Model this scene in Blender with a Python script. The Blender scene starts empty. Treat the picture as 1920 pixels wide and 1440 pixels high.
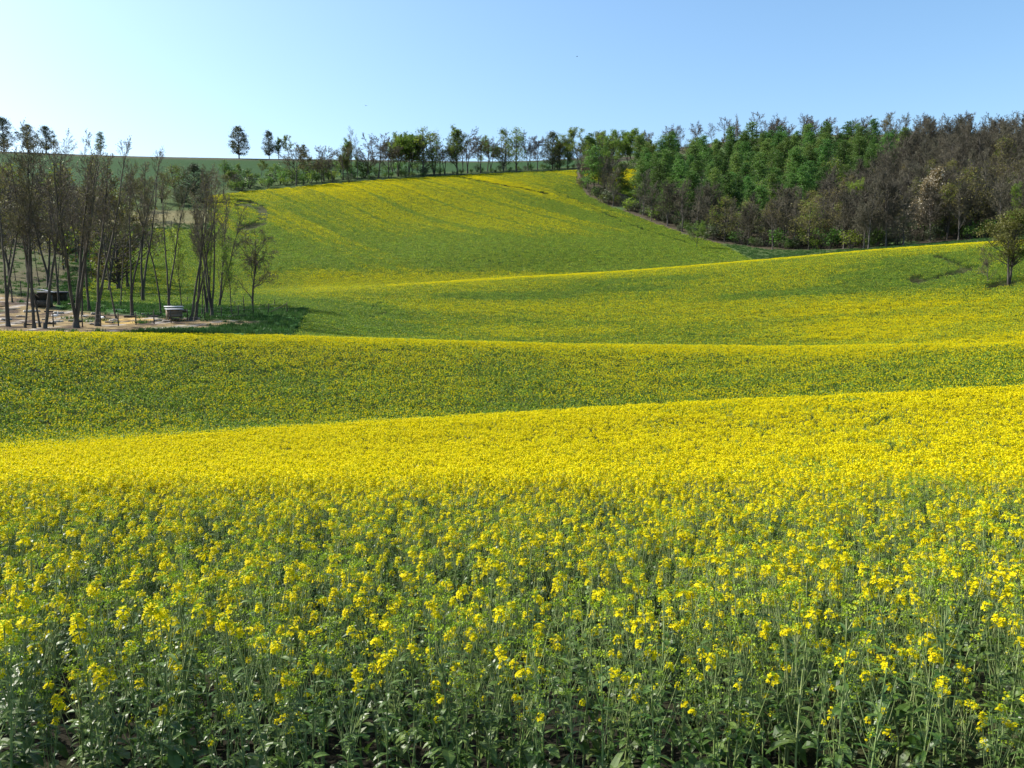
import bpy, math, random
import numpy as np
from mathutils import Vector, Matrix

C = bpy.context.scene
R = math.radians
rng = np.random.default_rng(7)

# ------------------------------------------------------------------ camera
FPX, PITCH = 1440.0, R(6.34)          # focal length in photo pixels, tilt down
cam_d = bpy.data.cameras.new('camera')
cam_d.sensor_width = 36.0
cam_d.lens = 36.0 * FPX / 1920.0
cam_d.clip_start, cam_d.clip_end = 0.05, 9000.0
cam = bpy.data.objects.new('camera', cam_d)
C.collection.objects.link(cam)
cam.location = (0, 0, 0)
cam.rotation_euler = (math.pi / 2 - PITCH, 0, 0)
C.camera = cam

# ------------------------------------------------------------------ sky and sun
SUN_AZ, SUN_EL = R(-76), R(45)        # left of the view, slightly beyond the trees
w = bpy.data.worlds.new('World')
C.world = w
w.use_nodes = True
nt = w.node_tree
bg = nt.nodes['Background']
sky = nt.nodes.new('ShaderNodeTexSky')
sky.sky_type = 'NISHITA'
sky.sun_disc = False
sky.sun_elevation = SUN_EL
sky.sun_rotation = SUN_AZ
sky.altitude = 200
sky.air_density = 1.0
sky.dust_density = 2.2
sky.ozone_density = 2.0
hsv = nt.nodes.new('ShaderNodeHueSaturation')
hsv.inputs['Saturation'].default_value = 1.14
hsv.inputs['Hue'].default_value = .493
nt.links.new(sky.outputs[0], hsv.inputs['Color'])
nt.links.new(hsv.outputs[0], bg.inputs['Color'])
bg.inputs['Strength'].default_value = 0.15

sd = bpy.data.lights.new('sun', 'SUN')
sd.energy = 5.0
sd.angle = R(0.5)
sd.color = (1.0, 0.95, 0.86)
sun = bpy.data.objects.new('sun', sd)
C.collection.objects.link(sun)
sv = Vector((math.sin(SUN_AZ) * math.cos(SUN_EL), math.cos(SUN_AZ) * math.cos(SUN_EL), math.sin(SUN_EL)))
sun.rotation_euler = sv.to_track_quat('Z', 'Y').to_euler()
sun.location = (-60, 0, 80)

C.view_settings.view_transform = 'Standard'
C.view_settings.look = 'None'
C.view_settings.gamma = 1.0
C.view_settings.exposure = 0.72
C.render.engine = 'CYCLES'
C.cycles.max_bounces = 6
C.cycles.diffuse_bounces = 2
C.cycles.glossy_bounces = 2
C.cycles.transmission_bounces = 3
C.cycles.transparent_max_bounces = 6

# ------------------------------------------------------------------ helpers: objects
def link(o):
    C.collection.objects.link(o)
    return o

def tag(o, label=None, cat=None, group=None, kind=None):
    if label: o['label'] = label
    if cat: o['category'] = cat
    if group: o['group'] = group
    if kind: o['kind'] = kind
    return o

def empty(name, loc=(0, 0, 0), rz=0.0):
    o = link(bpy.data.objects.new(name, None))
    o.location = loc
    o.rotation_euler = (0, 0, rz)
    o.empty_display_size = 0.3
    return o

class MB:
    """collects quads and triangles, builds ONE mesh"""
    def __init__(s):
        s.v, s.q, s.t, s.qm, s.tm, s.n = [], [], [], [], [], 0
    def quads(s, V, m=0):                      # V: (n,4,3)
        V = np.asarray(V, float)
        if len(V) == 0: return
        k = len(V)
        s.v.append(V.reshape(-1, 3))
        s.q.append(np.arange(k * 4).reshape(k, 4) + s.n)
        s.qm.append(np.full(k, m)); s.n += k * 4
    def raw(s, V, Q=None, T=None, m=0):
        V = np.asarray(V, float)
        s.v.append(V)
        if Q is not None and len(Q): s.q.append(np.asarray(Q) + s.n); s.qm.append(np.full(len(Q), m))
        if T is not None and len(T): s.t.append(np.asarray(T) + s.n); s.tm.append(np.full(len(T), m))
        s.n += len(V)
    def box(s, c, size, m=0, rz=0.0, tilt=0.0):
        cx, cy, cz = c; sx, sy, sz = [a / 2 for a in size]
        P = np.array([(x, y, z) for z in (-sz, sz) for y in (-sy, sy) for x in (-sx, sx)])
        ct, st = math.cos(tilt), math.sin(tilt)
        P = P @ np.array([[1, 0, 0], [0, ct, st], [0, -st, ct]])
        ca, sa = math.cos(rz), math.sin(rz)
        P = P @ np.array([[ca, sa, 0], [-sa, ca, 0], [0, 0, 1]]) + np.array([cx, cy, cz])
        s.raw(P, [(0, 2, 3, 1), (4, 5, 7, 6), (0, 1, 5, 4), (2, 6, 7, 3), (0, 4, 6, 2), (1, 3, 7, 5)], m=m)
    def tubes(s, P0, P1, R0, R1, sides=3, m=0):
        P0 = np.asarray(P0, float); P1 = np.asarray(P1, float)
        if len(P0) == 0: return
        R0 = np.asarray(R0, float); R1 = np.asarray(R1, float)
        d = P1 - P0
        d /= np.maximum(np.linalg.norm(d, axis=1, keepdims=True), 1e-9)
        a = np.where(np.abs(d[:, 2:3]) < 0.9, np.array([[0, 0, 1.0]]), np.array([[1.0, 0, 0]]))
        u = np.cross(d, a); u /= np.linalg.norm(u, axis=1, keepdims=True)
        v = np.cross(d, u)
        ang = np.arange(sides) * 2 * math.pi / sides
        ring = u[:, None, :] * np.cos(ang)[None, :, None] + v[:, None, :] * np.sin(ang)[None, :, None]
        A = P0[:, None, :] + ring * R0[:, None, None]
        B = P1[:, None, :] + ring * R1[:, None, None]
        n = len(P0)
        V = np.concatenate([A, B], 1).reshape(-1, 3)
        base = (np.arange(n) * 2 * sides)[:, None, None]
        i = np.arange(sides)
        f = np.stack([i, (i + 1) % sides, (i + 1) % sides + sides, i + sides], 1)[None]
        s.raw(V, (base + f).reshape(-1, 4), m=m)
    def mesh(s, name, mats, smooth=False):
        me = bpy.data.meshes.new(name)
        V = np.concatenate(s.v) if s.v else np.zeros((0, 3))
        Q = np.concatenate(s.q) if s.q else np.zeros((0, 4), int)
        T = np.concatenate(s.t) if s.t else np.zeros((0, 3), int)
        me.vertices.add(len(V)); me.vertices.foreach_set('co', V.astype(np.float32).ravel())
        nl = len(Q) * 4 + len(T) * 3
        me.loops.add(nl)
        me.loops.foreach_set('vertex_index', np.concatenate([Q.ravel(), T.ravel()]).astype(np.int32))
        me.polygons.add(len(Q) + len(T))
        st = np.concatenate([np.arange(len(Q)) * 4, len(Q) * 4 + np.arange(len(T)) * 3]).astype(np.int32)
        me.polygons.foreach_set('loop_start', st)
        mi = np.concatenate((s.qm if s.qm else []) + (s.tm if s.tm else [])) if (s.qm or s.tm) else np.zeros(0)
        for m in mats: me.materials.append(m)
        me.polygons.foreach_set('material_index', mi.astype(np.int32))
        me.update(calc_edges=True)
        if smooth:
            me.polygons.foreach_set('use_smooth', np.ones(len(me.polygons), bool))
        return me
    def build(s, name, mats, parent=None, smooth=False):
        o = link(bpy.data.objects.new(name, s.mesh(name, mats if isinstance(mats, list) else [mats], smooth)))
        if parent is not None: o.parent = parent
        return o

def unit(a):
    return a / np.maximum(np.linalg.norm(a, axis=-1, keepdims=True), 1e-9)

def rand_dirs(g, n, up=0.0):
    d = g.normal(size=(n, 3)); d[:, 2] += up
    return unit(d)

def leaf_quads(g, P, N, size, aspect=0.55):
    """diamond leaves centred on P with normals N"""
    n = len(P)
    r = unit(g.normal(size=(n, 3)))
    u = unit(np.cross(N, r)); v = np.cross(N, u)
    s = (np.asarray(size) * np.ones(n))[:, None]
    return np.stack([P - u * s * .5, P + v * s * aspect * .5 - u * s * .05, P + u * s * .5, P - v * s * aspect * .5 + u * s * .05], 1)

# ------------------------------------------------------------------ helpers: materials
def mat(name):
    m = bpy.data.materials.new(name); m.use_nodes = True
    n = m.node_tree.nodes; n.clear()
    return m, m.node_tree, n.new('ShaderNodeOutputMaterial')

def foliage(name, c1, c2, transl=0.35, rough=0.5, spec=0.4, tcol=None, scale=1.5, val=0.25, hue=0.03):
    """leaf stuff: colour varies by noise and from one thing to the next; light passes through"""
    m, t, out = mat(name)
    L = t.links.new; N = t.nodes.new
    tc = N('ShaderNodeNewGeometry')
    nz = N('ShaderNodeTexNoise'); nz.inputs['Scale'].default_value = scale; nz.inputs['Detail'].default_value = 2
    L(tc.outputs['Position'], nz.inputs['Vector'])
    rp = N('ShaderNodeMapRange'); rp.inputs[1].default_value = .35; rp.inputs[2].default_value = .65
    L(nz.outputs['Fac'], rp.inputs[0])
    mx = N('ShaderNodeMix'); mx.data_type = 'RGBA'
    mx.inputs['A'].default_value = (*c1, 1); mx.inputs['B'].default_value = (*c2, 1)
    L(rp.outputs[0], mx.inputs['Factor'])
    oi = N('ShaderNodeObjectInfo')
    hs = N('ShaderNodeHueSaturation')
    a = N('ShaderNodeMapRange'); a.inputs[3].default_value = 1 - val; a.inputs[4].default_value = 1 + val
    L(oi.outputs['Random'], a.inputs[0]); L(a.outputs[0], hs.inputs['Value'])
    b = N('ShaderNodeMath'); b.operation = 'MULTIPLY'; b.inputs[1].default_value = 7.31
    fr = N('ShaderNodeMath'); fr.operation = 'FRACT'
    L(oi.outputs['Random'], b.inputs[0]); L(b.outputs[0], fr.inputs[0])
    h = N('ShaderNodeMapRange'); h.inputs[3].default_value = .5 - hue; h.inputs[4].default_value = .5 + hue
    L(fr.outputs[0], h.inputs[0]); L(h.outputs[0], hs.inputs['Hue'])
    L(mx.outputs['Result'], hs.inputs['Color'])
    p = N('ShaderNodeBsdfPrincipled')
    p.inputs['Roughness'].default_value = rough
    p.inputs['Specular IOR Level'].default_value = spec
    L(hs.outputs[0], p.inputs['Base Color'])
    if transl > 0:
        tr = N('ShaderNodeBsdfTranslucent')
        if tcol:
            mm = N('ShaderNodeMix'); mm.data_type = 'RGBA'; mm.blend_type = 'MIX'; mm.inputs['Factor'].default_value = .6
            mm.inputs['B'].default_value = (*tcol, 1); L(hs.outputs[0], mm.inputs['A']); L(mm.outputs['Result'], tr.inputs['Color'])
        else:
            L(hs.outputs[0], tr.inputs['Color'])
        ms = N('ShaderNodeMixShader'); ms.inputs[0].default_value = transl
        L(p.outputs[0], ms.inputs[1]); L(tr.outputs[0], ms.inputs[2]); L(ms.outputs[0], out.inputs[0])
    else:
        L(p.outputs[0], out.inputs[0])
    return m

def rough_mat(name, c1, c2, scale=4.0, rough=0.85, stretch=(1, 1, 1), bump=0.0):
    m, t, out = mat(name)
    L = t.links.new; N = t.nodes.new
    tc = N('ShaderNodeTexCoord'); mp = N('ShaderNodeMapping'); mp.inputs['Scale'].default_value = stretch
    L(tc.outputs['Object'], mp.inputs[0])
    nz = N('ShaderNodeTexNoise'); nz.inputs['Scale'].default_value = scale; nz.inputs['Detail'].default_value = 6
    L(mp.outputs[0], nz.inputs['Vector'])
    rp = N('ShaderNodeMapRange'); rp.inputs[1].default_value = .3; rp.inputs[2].default_value = .7
    L(nz.outputs['Fac'], rp.inputs[0])
    mx = N('ShaderNodeMix'); mx.data_type = 'RGBA'
    mx.inputs['A'].default_value = (*c1, 1); mx.inputs['B'].default_value = (*c2, 1)
    L(rp.outputs[0], mx.inputs['Factor'])
    p = N('ShaderNodeBsdfPrincipled'); p.inputs['Roughness'].default_value = rough
    p.inputs['Specular IOR Level'].default_value = .25
    L(mx.outputs['Result'], p.inputs['Base Color'])
    if bump:
        bp = N('ShaderNodeBump'); bp.inputs['Strength'].default_value = bump
        L(nz.outputs['Fac'], bp.inputs['Height']); L(bp.outputs[0], p.inputs['Normal'])
    L(p.outputs[0], out.inputs[0])
    return m

M = {}
M['petal'] = foliage('petal', (.66, .575, .003), (.73, .63, .005), .38, .6, .10, tcol=(.80, .69, .004), scale=8, val=.08, hue=.006)
M['bud'] = foliage('bud', (.22, .34, .022), (.38, .48, .028), .3, .5, .3, scale=10, val=.15, hue=.01)
M['rape_leaf'] = foliage('rape_leaf', (.028, .074, .007), (.11, .17, .04), .25, .4, .4, tcol=(.12, .26, .03), scale=9, val=.25, hue=.012)
M['rape_green'] = foliage('rape_green', (.052, .108, .007), (.088, .155, .011), .35, .5, .35, tcol=(.14, .3, .03), scale=5, val=.2, hue=.012)
M['rape_stem'] = foliage('rape_stem', (.13, .20, .05), (.27, .32, .14), 0, .45, .4, scale=12, val=.2, hue=.01)
M['bark_dark'] = rough_mat('bark_dark', (.045, .038, .03), (.11, .098, .08), 2.5, .9, (1, 1, .25), .4)
M['bark_grey'] = rough_mat('bark_grey', (.065, .058, .05), (.15, .135, .115), 2.5, .9, (1, 1, .25), .4)
M['twig_brown'] = foliage('twig_brown', (.105, .09, .07), (.16, .135, .10), 0, .8, .2, scale=.4, val=.2, hue=.01)
M['twig_olive'] = foliage('twig_olive', (.10, .095, .05), (.15, .14, .07), 0, .8, .2, scale=.4, val=.2, hue=.01)
M['twig_purple'] = foliage('twig_purple', (.07, .064, .043), (.115, .105, .07), 0, .8, .2, scale=.3, val=.3, hue=.015)
M['leaf_spring'] = foliage('leaf_spring', (.14, .22, .02), (.21, .29, .035), .52, .5, .3, scale=.6, val=.25, hue=.02)
M['leaf_green'] = foliage('leaf_green', (.075, .155, .022), (.12, .215, .035), .4, .5, .3, scale=.5, val=.25, hue=.015)
M['leaf_dark'] = foliage('leaf_dark', (.06, .085, .04), (.095, .12, .06), .3, .55, .3, scale=.6, val=.15, hue=.01)
M['leaf_olive'] = foliage('leaf_olive', (.13, .13, .025), (.19, .18, .04), .35, .55, .3, scale=.6, val=.2, hue=.02)
M['larch'] = foliage('larch', (.065, .135, .025), (.11, .195, .04), .45, .55, .25, scale=.35, val=.38, hue=.025)
M['blossom'] = foliage('blossom', (.36, .31, .22), (.52, .47, .37), .35, .6, .2, scale=.7, val=.05, hue=.004)
M['leaf_copper'] = foliage('leaf_copper', (.17, .13, .06), (.22, .17, .08), .35, .6, .2, scale=.7, val=.05, hue=.004)
M['grass'] = foliage('grass', (.035, .095, .018), (.06, .13, .025), .35, .5, .3, scale=1.0, val=.2, hue=.015)
M['wood_grey'] = rough_mat('wood_grey', (.22, .19, .15), (.36, .32, .27), 3, .85, (1, 1, 6), .2)
M['wood_dark'] = rough_mat('wood_dark', (.05, .042, .032), (.10, .085, .065), 4, .9, (1, 1, .3), .2)
M['wood_pale'] = rough_mat('wood_pale', (.40, .35, .28), (.62, .57, .48), 5, .8, (.2, 1, 1), .2)
M['roof_white'] = rough_mat('roof_white', (.40, .41, .42), (.54, .55, .56), 2, .5, (1, 1, 1), .05)
M['roof_felt'] = rough_mat('roof_felt', (.04, .042, .045), (.07, .07, .075), 6, .8)
M['wire'] = rough_mat('wire', (.12, .12, .12), (.18, .18, .17), 6, .6)
M['feather_white'] = rough_mat('feather_white', (.74, .73, .70), (.84, .83, .8), 9, .8)
M['feather_dark'] = rough_mat('feather_dark', (.03, .03, .035), (.06, .06, .06), 9, .8)
M['beak'] = rough_mat('beak', (.55, .25, .05), (.6, .3, .06), 9, .6)

# ------------------------------------------------------------------ terrain (visible surface as elevation over azimuth and distance)
def t_of(az, y):
    k = (720 - y) / FPX
    return np.cos(az) * (k * math.cos(PITCH) - math.sin(PITCH)) / (math.cos(PITCH) + k * math.sin(PITCH))

def px_of(az, t):
    cf = np.cos(az) * math.cos(PITCH) - t * math.sin(PITCH)
    cu = np.cos(az) * math.sin(PITCH) + t * math.cos(PITCH)
    return 960 + FPX * np.sin(az) / cf, 720 - FPX * cu / cf

def az_of(x, y=560):
    k = (720 - y) / FPX
    return np.arctan(((x - 960) / FPX) / (math.cos(PITCH) + k * math.sin(PITCH)))

def pchip(x, y, q):
    """monotone cubic through (x, y), evaluated at q"""
    x = np.asarray(x, float); y = np.asarray(y, float)
    h = np.diff(x); s = np.diff(y) / h
    d = np.zeros_like(y)
    w1 = 2 * h[1:] + h[:-1]; w2 = h[1:] + 2 * h[:-1]
    ok = s[:-1] * s[1:] > 0
    with np.errstate(divide='ignore', invalid='ignore'):
        dd = (w1 + w2) / (w1 / s[:-1] + w2 / s[1:])
    d[1:-1] = np.where(ok, dd, 0)
    d[0] = s[0]; d[-1] = s[-1]
    q = np.clip(q, x[0], x[-1])
    i = np.clip(np.searchsorted(x, q) - 1, 0, len(x) - 2)
    u = (q - x[i]) / h[i]
    return ((1 + 2 * u) * (1 - u) ** 2 * y[i] + u * (1 - u) ** 2 * h[i] * d[i] +
            u * u * (3 - 2 * u) * y[i + 1] + u * u * (u - 1) * h[i] * d[i + 1])

NEAR_D = [3.2, 5.5, 9.5, 16, 24, 34, 42, 51, 62]
COLS = [  # photo column, canopy rows at NEAR_D, then (distance, row) further out
 (-420, [1180, 1040, 925, 888, 866, 846, 834, 735, 617], [(70, 618), (82, 600), (98, 565), (112, 548), (125, 540), (160, 490), (200, 425), (250, 375), (320, 312), (390, 272)]),
 (0,    [1176, 1036, 923, 887, 862, 838, 824, 730, 621], [(70, 621), (82, 600), (98, 562), (115, 540), (128, 530), (165, 475), (200, 420), (250, 370), (320, 316), (390, 283)]),
 (240,  [1173, 1034, 922, 885, 856, 824, 812, 725, 625], [(69, 622), (80, 603), (95, 572), (115, 545), (128, 536), (165, 475), (205, 420), (250, 375), (320, 325), (390, 292)]),
 (480,  [1170, 1032, 921, 882, 848, 806, 798, 720, 630], [(69, 624), (80, 600), (92, 578), (118, 546), (132, 541), (165, 485), (215, 410), (275, 357), (320, 328), (390, 297)]),
 (720,  [1169, 1031, 921, 880, 840, 790, 786, 712, 635], [(70, 634), (82, 608), (95, 576), (122, 534), (138, 536), (170, 482), (220, 415), (285, 337), (330, 320), (390, 300)]),
 (960,  [1168, 1030, 920, 877, 832, 774, 775, 706, 641], [(71, 645), (84, 614), (98, 573), (126, 519), (146, 523), (175, 465), (225, 400), (295, 324), (335, 313), (390, 302)]),
 (1140, [1167, 1029, 920, 874, 824, 763, 766, 703, 645], [(71, 650), (84, 615), (99, 570), (130, 509), (152, 514), (180, 464), (225, 405), (300, 317), (340, 306), (390, 292)]),
 (1440, [1165, 1028, 920, 870, 814, 747, 754, 700, 648], [(71, 654), (85, 614), (100, 565), (140, 485), (160, 491), (185, 471), (220, 430), (290, 345), (350, 290), (410, 256)]),
 (1680, [1163, 1027, 919, 866, 804, 736, 745, 695, 645], [(71, 651), (86, 612), (102, 560), (145, 464), (163, 468), (190, 455), (225, 415), (290, 340), (350, 285), (410, 251)]),
 (1920, [1160, 1025, 918, 862, 794, 723, 736, 690, 641], [(71, 647), (86, 608), (103, 555), (150, 449), (168, 451), (190, 442), (225, 405), (290, 335), (350, 285), (410, 250)]),
 (2340, [1160, 1024, 915, 855, 782, 704, 716, 680, 636], [(71, 641), (86, 602), (103, 545), (150, 432), (168, 433), (190, 424), (225, 393), (290, 328), (350, 283), (410, 250)]),
]
azc = np.array([az_of(c[0]) for c in COLS])
ND, NT = [], []
for c, a in zip(COLS, azc):
    ds = NEAR_D + [p[0] for p in c[2]]
    ts = [float(t_of(a, y)) for y in c[1] + [p[1] for p in c[2]]]
    k = ts[-1]
    ND.append([.35, 1.2] + ds + [520, 900, 2200, 6000])
    NT.append([-1.04 / .35, -1.14 / 1.2] + ts + [k * .86 - .004, k * .5 - .01, .02, -.004])
ND = np.array(ND); NT = np.array(NT)
U0, U1, NU = math.log(.35), math.log(6000), 900
AZ0, AZ1, NA = azc[0], azc[-1], 460
ug = np.linspace(U0, U1, NU); ag = np.linspace(AZ0, AZ1, NA)
lnd = np.stack([pchip(azc, np.log(ND[:, k]), ag) for k in range(ND.shape[1])], 1)
tnd = np.stack([pchip(azc, NT[:, k], ag) for k in range(NT.shape[1])], 1)
TG = np.stack([pchip(lnd[i], tnd[i], ug) for i in range(NA)])
kern = np.array([1, 3, 4, 3, 1], float); kern /= kern.sum()
TG = np.apply_along_axis(lambda r: np.convolve(np.pad(r, 2, 'edge'), kern, 'valid'), 1, TG)

def t_at(az, d):
    fa = np.clip((np.asarray(az) - AZ0) / (AZ1 - AZ0), 0, 1) * (NA - 1)
    fu = np.clip((np.log(np.maximum(d, .35)) - U0) / (U1 - U0), 0, 1) * (NU - 1)
    i = np.minimum(fa.astype(int), NA - 2); j = np.minimum(fu.astype(int), NU - 2)
    a = fa - i; b = fu - j
    return (TG[i, j] * (1 - a) * (1 - b) + TG[i + 1, j] * a * (1 - b) + TG[i, j + 1] * (1 - a) * b + TG[i + 1, j + 1] * a * b)

# cheap value noise for patterns that grow in the fields
_perm = np.random.default_rng(3).random((256, 256))
def vnoise(x, y):
    xi = np.floor(x).astype(int); yi = np.floor(y).astype(int)
    fx = x - xi; fy = y - yi
    fx = fx * fx * (3 - 2 * fx); fy = fy * fy * (3 - 2 * fy)
    g = lambda a, b: _perm[a % 256, b % 256]
    return (g(xi, yi) * (1 - fx) * (1 - fy) + g(xi + 1, yi) * fx * (1 - fy) + g(xi, yi + 1) * (1 - fx) * fy + g(xi + 1, yi + 1) * fx * fy)
def fbm(x, y):
    return (vnoise(x, y) + .5 * vnoise(2 * x + 17, 2 * y + 5) + .25 * vnoise(4 * x + 3, 4 * y + 29)) / 1.75

def sstep(a, b, x):
    u = np.clip((x - a) / (b - a), 0, 1)
    return u * u * (3 - 2 * u)

EDGE_X = [1060, 1085, 1095, 1130, 1200, 1280, 1350, 1440, 1500, 1600, 1700, 1850, 2400]
EDGE_Y = [330, 335, 360, 380, 407, 438, 456, 468, 469, 468, 460, 447, 425]
CR_X = [1180, 1330, 1440, 1680, 1920, 2340]
CR_D = [270, 205, 158, 145, 149, 150]
E_X = [-420, 380, 480, 720, 960, 1140, 1300]
E_D = [255, 262, 276, 286, 297, 303, 310]

def zones(az, d):
    """soft masks 0..1 over the land: rape crop, pen, paddock, forest floor, far wheat; also photo column and row"""
    t = t_at(az, d)
    x, y = px_of(az, t)
    wob = (fbm(x / 30.0, d / 4.0) - .5)
    n1 = wob * 6
    # oilseed rape
    c1 = sstep(3.0, 3.2, d) * (1 - sstep(65.5, 66.5, d + wob))
    left_lim = np.where(d < 92, 548 + (d - 66) * 1.2, np.where(d < 124, 150, np.where(d < 198, 170, 385)))
    left_lim = np.where((d > 92) & (d < 98), 548 + (150 - 548) * (d - 92) / 6, left_lim)
    left_lim = np.where((d > 198) & (d < 236), 395, left_lim)
    ed = np.interp(x, EDGE_X, EDGE_Y)
    belt = (x > 1080) & (y < ed + n1 * .5) & ~((x < 1195) & (y < ed - 32) & (d < 303)) & (d > 150)
    fore = belt & (x > 1080)
    c2 = (d >= 65) * sstep(-4, 4, x - left_lim + n1) * (1 - sstep(-1.5, 1.5, d - np.interp(x, E_X, E_D) + wob * 2)) * (~fore)
    c2 = c2 * np.where(x > 1200, 1 - sstep(-1, 2, d - np.interp(x, CR_X, CR_D) + wob * 2), 1)
    crop = np.clip(np.maximum(c1, c2), 0, 1)
    # pen with bare trodden earth
    xr = np.interp(d, [66, 70, 74, 78, 82, 86, 90], [215, 260, 380, 505, 500, 380, 330])
    pen = sstep(66.3, 67.5, d) * (1 - sstep(-1.5, 1.5, d - np.interp(x, [-400, 0, 90, 110, 250, 350, 500], [108, 105, 98, 90, 86, 82, 78.5]))) * (1 - sstep(-6, 6, x - xr + n1 * 1.5))
    pad = sstep(199, 203, d) * (1 - sstep(226, 232, d)) * sstep(-60, 60, x - 110) * (1 - sstep(-4, 6, x - 392))
    wheat = sstep(0, 10, d - np.interp(x, E_X, E_D) - 14) * (1 - sstep(1080, 1180, x))
    return dict(t=t, x=x, y=y, crop=crop, pen=pen, pad=pad, fore=fore * 1.0, wheat=wheat)

def crop_h(d):
    return np.interp(d, [2.5, 4, 8, 60, 400], [.86, .95, 1.05, 1.1, 1.1])

def ground_z(az, d, z=None):
    z = z or zones(az, d)
    g = z['t'] * d
    keep = np.where(d < 3.2, 1.0, z['crop'])
    return g - crop_h(d) * keep

def xy(az, d):
    return np.sin(az) * d, np.cos(az) * d

def zxy(x, y):
    x = np.atleast_1d(np.asarray(x, float)); y = np.atleast_1d(np.asarray(y, float))
    return ground_z(np.arctan2(x, y), np.hypot(x, y))

def spot(px, py, d0, d1):
    """the point of the land between distances d0 and d1 seen at photo column px, row py"""
    d = np.linspace(d0, d1, 400)
    az = np.full(400, az_of(px, py))
    z = ground_z(az, d)
    yy = px_of(az, z / d)[1]
    i = int(np.argmin(np.abs(yy - py)))
    X, Y = xy(az[i], d[i])
    return Vector((float(X), float(Y), float(z[i]))), float(d[i])

# ------------------------------------------------------------------ ground sheet
a_in = np.linspace(R(-46), R(46), 470)
a_out = np.linspace(R(46), R(314), 70)[1:-1]
A = np.concatenate([a_in, a_out])
u_ = np.concatenate([np.linspace(math.log(.35), math.log(60), 200), np.linspace(math.log(60), math.log(430), 420)[1:], np.linspace(math.log(430), math.log(6000), 60)[1:]])
D = np.exp(u_)
AA, DD = np.meshgrid(A, D, indexing='ij')
aw = (AA + math.pi) % (2 * math.pi) - math.pi
ac = np.clip(aw, AZ0 + .001, AZ1 - .001)
Z = zones(ac, DD)
gz = ground_z(ac, DD, Z)
gz += (fbm(AA * DD / 1.6, DD / 1.6) - .5) * .10 * sstep(66, 70, DD) + (fbm(AA * DD / .3, DD / .3) - .5) * .06 * (1 - sstep(20, 60, DD))
GX, GY = np.sin(AA) * DD, np.cos(AA) * DD
V = np.stack([GX, GY, gz], -1).reshape(-1, 3)
na, nd_ = AA.shape
V = np.concatenate([V, [[0, 0, -2.0]]])
ii, jj = np.meshgrid(np.arange(na), np.arange(nd_ - 1), indexing='ij')
i2 = (ii + 1) % na
Q = np.stack([ii * nd_ + jj, ii * nd_ + jj + 1, i2 * nd_ + jj + 1, i2 * nd_ + jj], -1).reshape(-1, 4)[:, ::-1]
T = np.stack([np.full(na, na * nd_), np.arange(na) * nd_, ((np.arange(na) + 1) % na) * nd_], -1)[:, ::-1]
mb = MB(); mb.raw(V, Q, T)

def mixc(base, c, w):
    return base * (1 - w[..., None]) + np.array(c) * w[..., None]
col = np.zeros(AA.shape + (3,)) + np.array((.055, .085, .025))
n_a = fbm(GX / 9, GY / 9); n_b = fbm(GX / 2.2 + 40, GY / 2.2); n_c = fbm(GX / 1.0 + 9, GY / 3.0 + 70)
col = mixc(col, (.040, .105, .022), sstep(66, 67, DD) * (1 - sstep(92, 96, DD)) * (Z['x'] < 760))
lf = (Z['x'] < 200) * sstep(98, 104, DD) * (1 - sstep(300, 330, DD))
col = mixc(col, (.085, .075, .04), lf * (.45 + .5 * sstep(.4, .6, n_a)))
col = mixc(col, (.05, .055, .022), Z['crop'])
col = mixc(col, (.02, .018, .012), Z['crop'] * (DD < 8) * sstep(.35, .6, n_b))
straw = mixc(mixc(np.zeros_like(col) + np.array((.21, .155, .075)), (.40, .27, .09), sstep(.52, .66, n_a)), (.07, .05, .035), sstep(.54, .68, n_b))
straw = mixc(straw, (.30, .27, .23), sstep(.6, .68, n_c))
straw = mixc(straw, (.05, .085, .025), sstep(.66, .74, fbm(GX / 3.1 + 5, GY / 3.1 + 61)) * .7)
col = col * (1 - Z['pen'][..., None]) + straw * Z['pen'][..., None]
col = mixc(col, (.17, .14, .07), Z['pad'] * (.35 + .6 * n_a))
col = mixc(col, (.062, .052, .034), Z['fore'])
col = mixc(col, (.06, .11, .03), Z['fore'] * sstep(.5, .62, n_a) * .8)
col = mixc(col, (.024, .06, .016), Z['wheat'])
col = mixc(col, (.075, .06, .042), Z['wheat'] * sstep(365, 378, DD) * (1 - sstep(470, 500, DD)) * .75)
gme = mb.mesh('ground', [])
ca = gme.color_attributes.new('land', 'FLOAT_COLOR', 'POINT')
cc = np.concatenate([col.reshape(-1, 3), [[.05, .05, .03]]])
ca.data.foreach_set('color', np.concatenate([cc, np.ones((len(cc), 1))], 1).astype(np.float32).ravel())
m, t_, out = mat('earth')
L = t_.links.new; N = t_.nodes.new
at = N('ShaderNodeAttribute'); at.attribute_name = 'land'
ge = N('ShaderNodeNewGeometry')
nz = N('ShaderNodeTexNoise'); nz.inputs['Scale'].default_value = 1.7; nz.inputs['Detail'].default_value = 9; nz.inputs['Roughness'].default_value = .7
L(ge.outputs['Position'], nz.inputs['Vector'])
mr = N('ShaderNodeMapRange'); mr.inputs[1].default_value = .3; mr.inputs[2].default_value = .7; mr.inputs[3].default_value = .45; mr.inputs[4].default_value = 1.5
L(nz.outputs['Fac'], mr.inputs[0])
vm = N('ShaderNodeVectorMath'); vm.operation = 'SCALE'
L(at.outputs['Color'], vm.inputs[0]); L(mr.outputs[0], vm.inputs['Scale'])
bs = N('ShaderNodeBsdfPrincipled'); bs.inputs['Roughness'].default_value = .95; bs.inputs['Specular IOR Level'].default_value = .1
L(vm.outputs[0], bs.inputs['Base Color'])
bp = N('ShaderNodeBump'); bp.inputs['Strength'].default_value = .6; bp.inputs['Distance'].default_value = .15
L(nz.outputs['Fac'], bp.inputs['Height']); L(bp.outputs[0], bs.inputs['Normal']); L(bs.outputs[0], out.inputs[0])
gme.materials.append(m)
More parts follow.
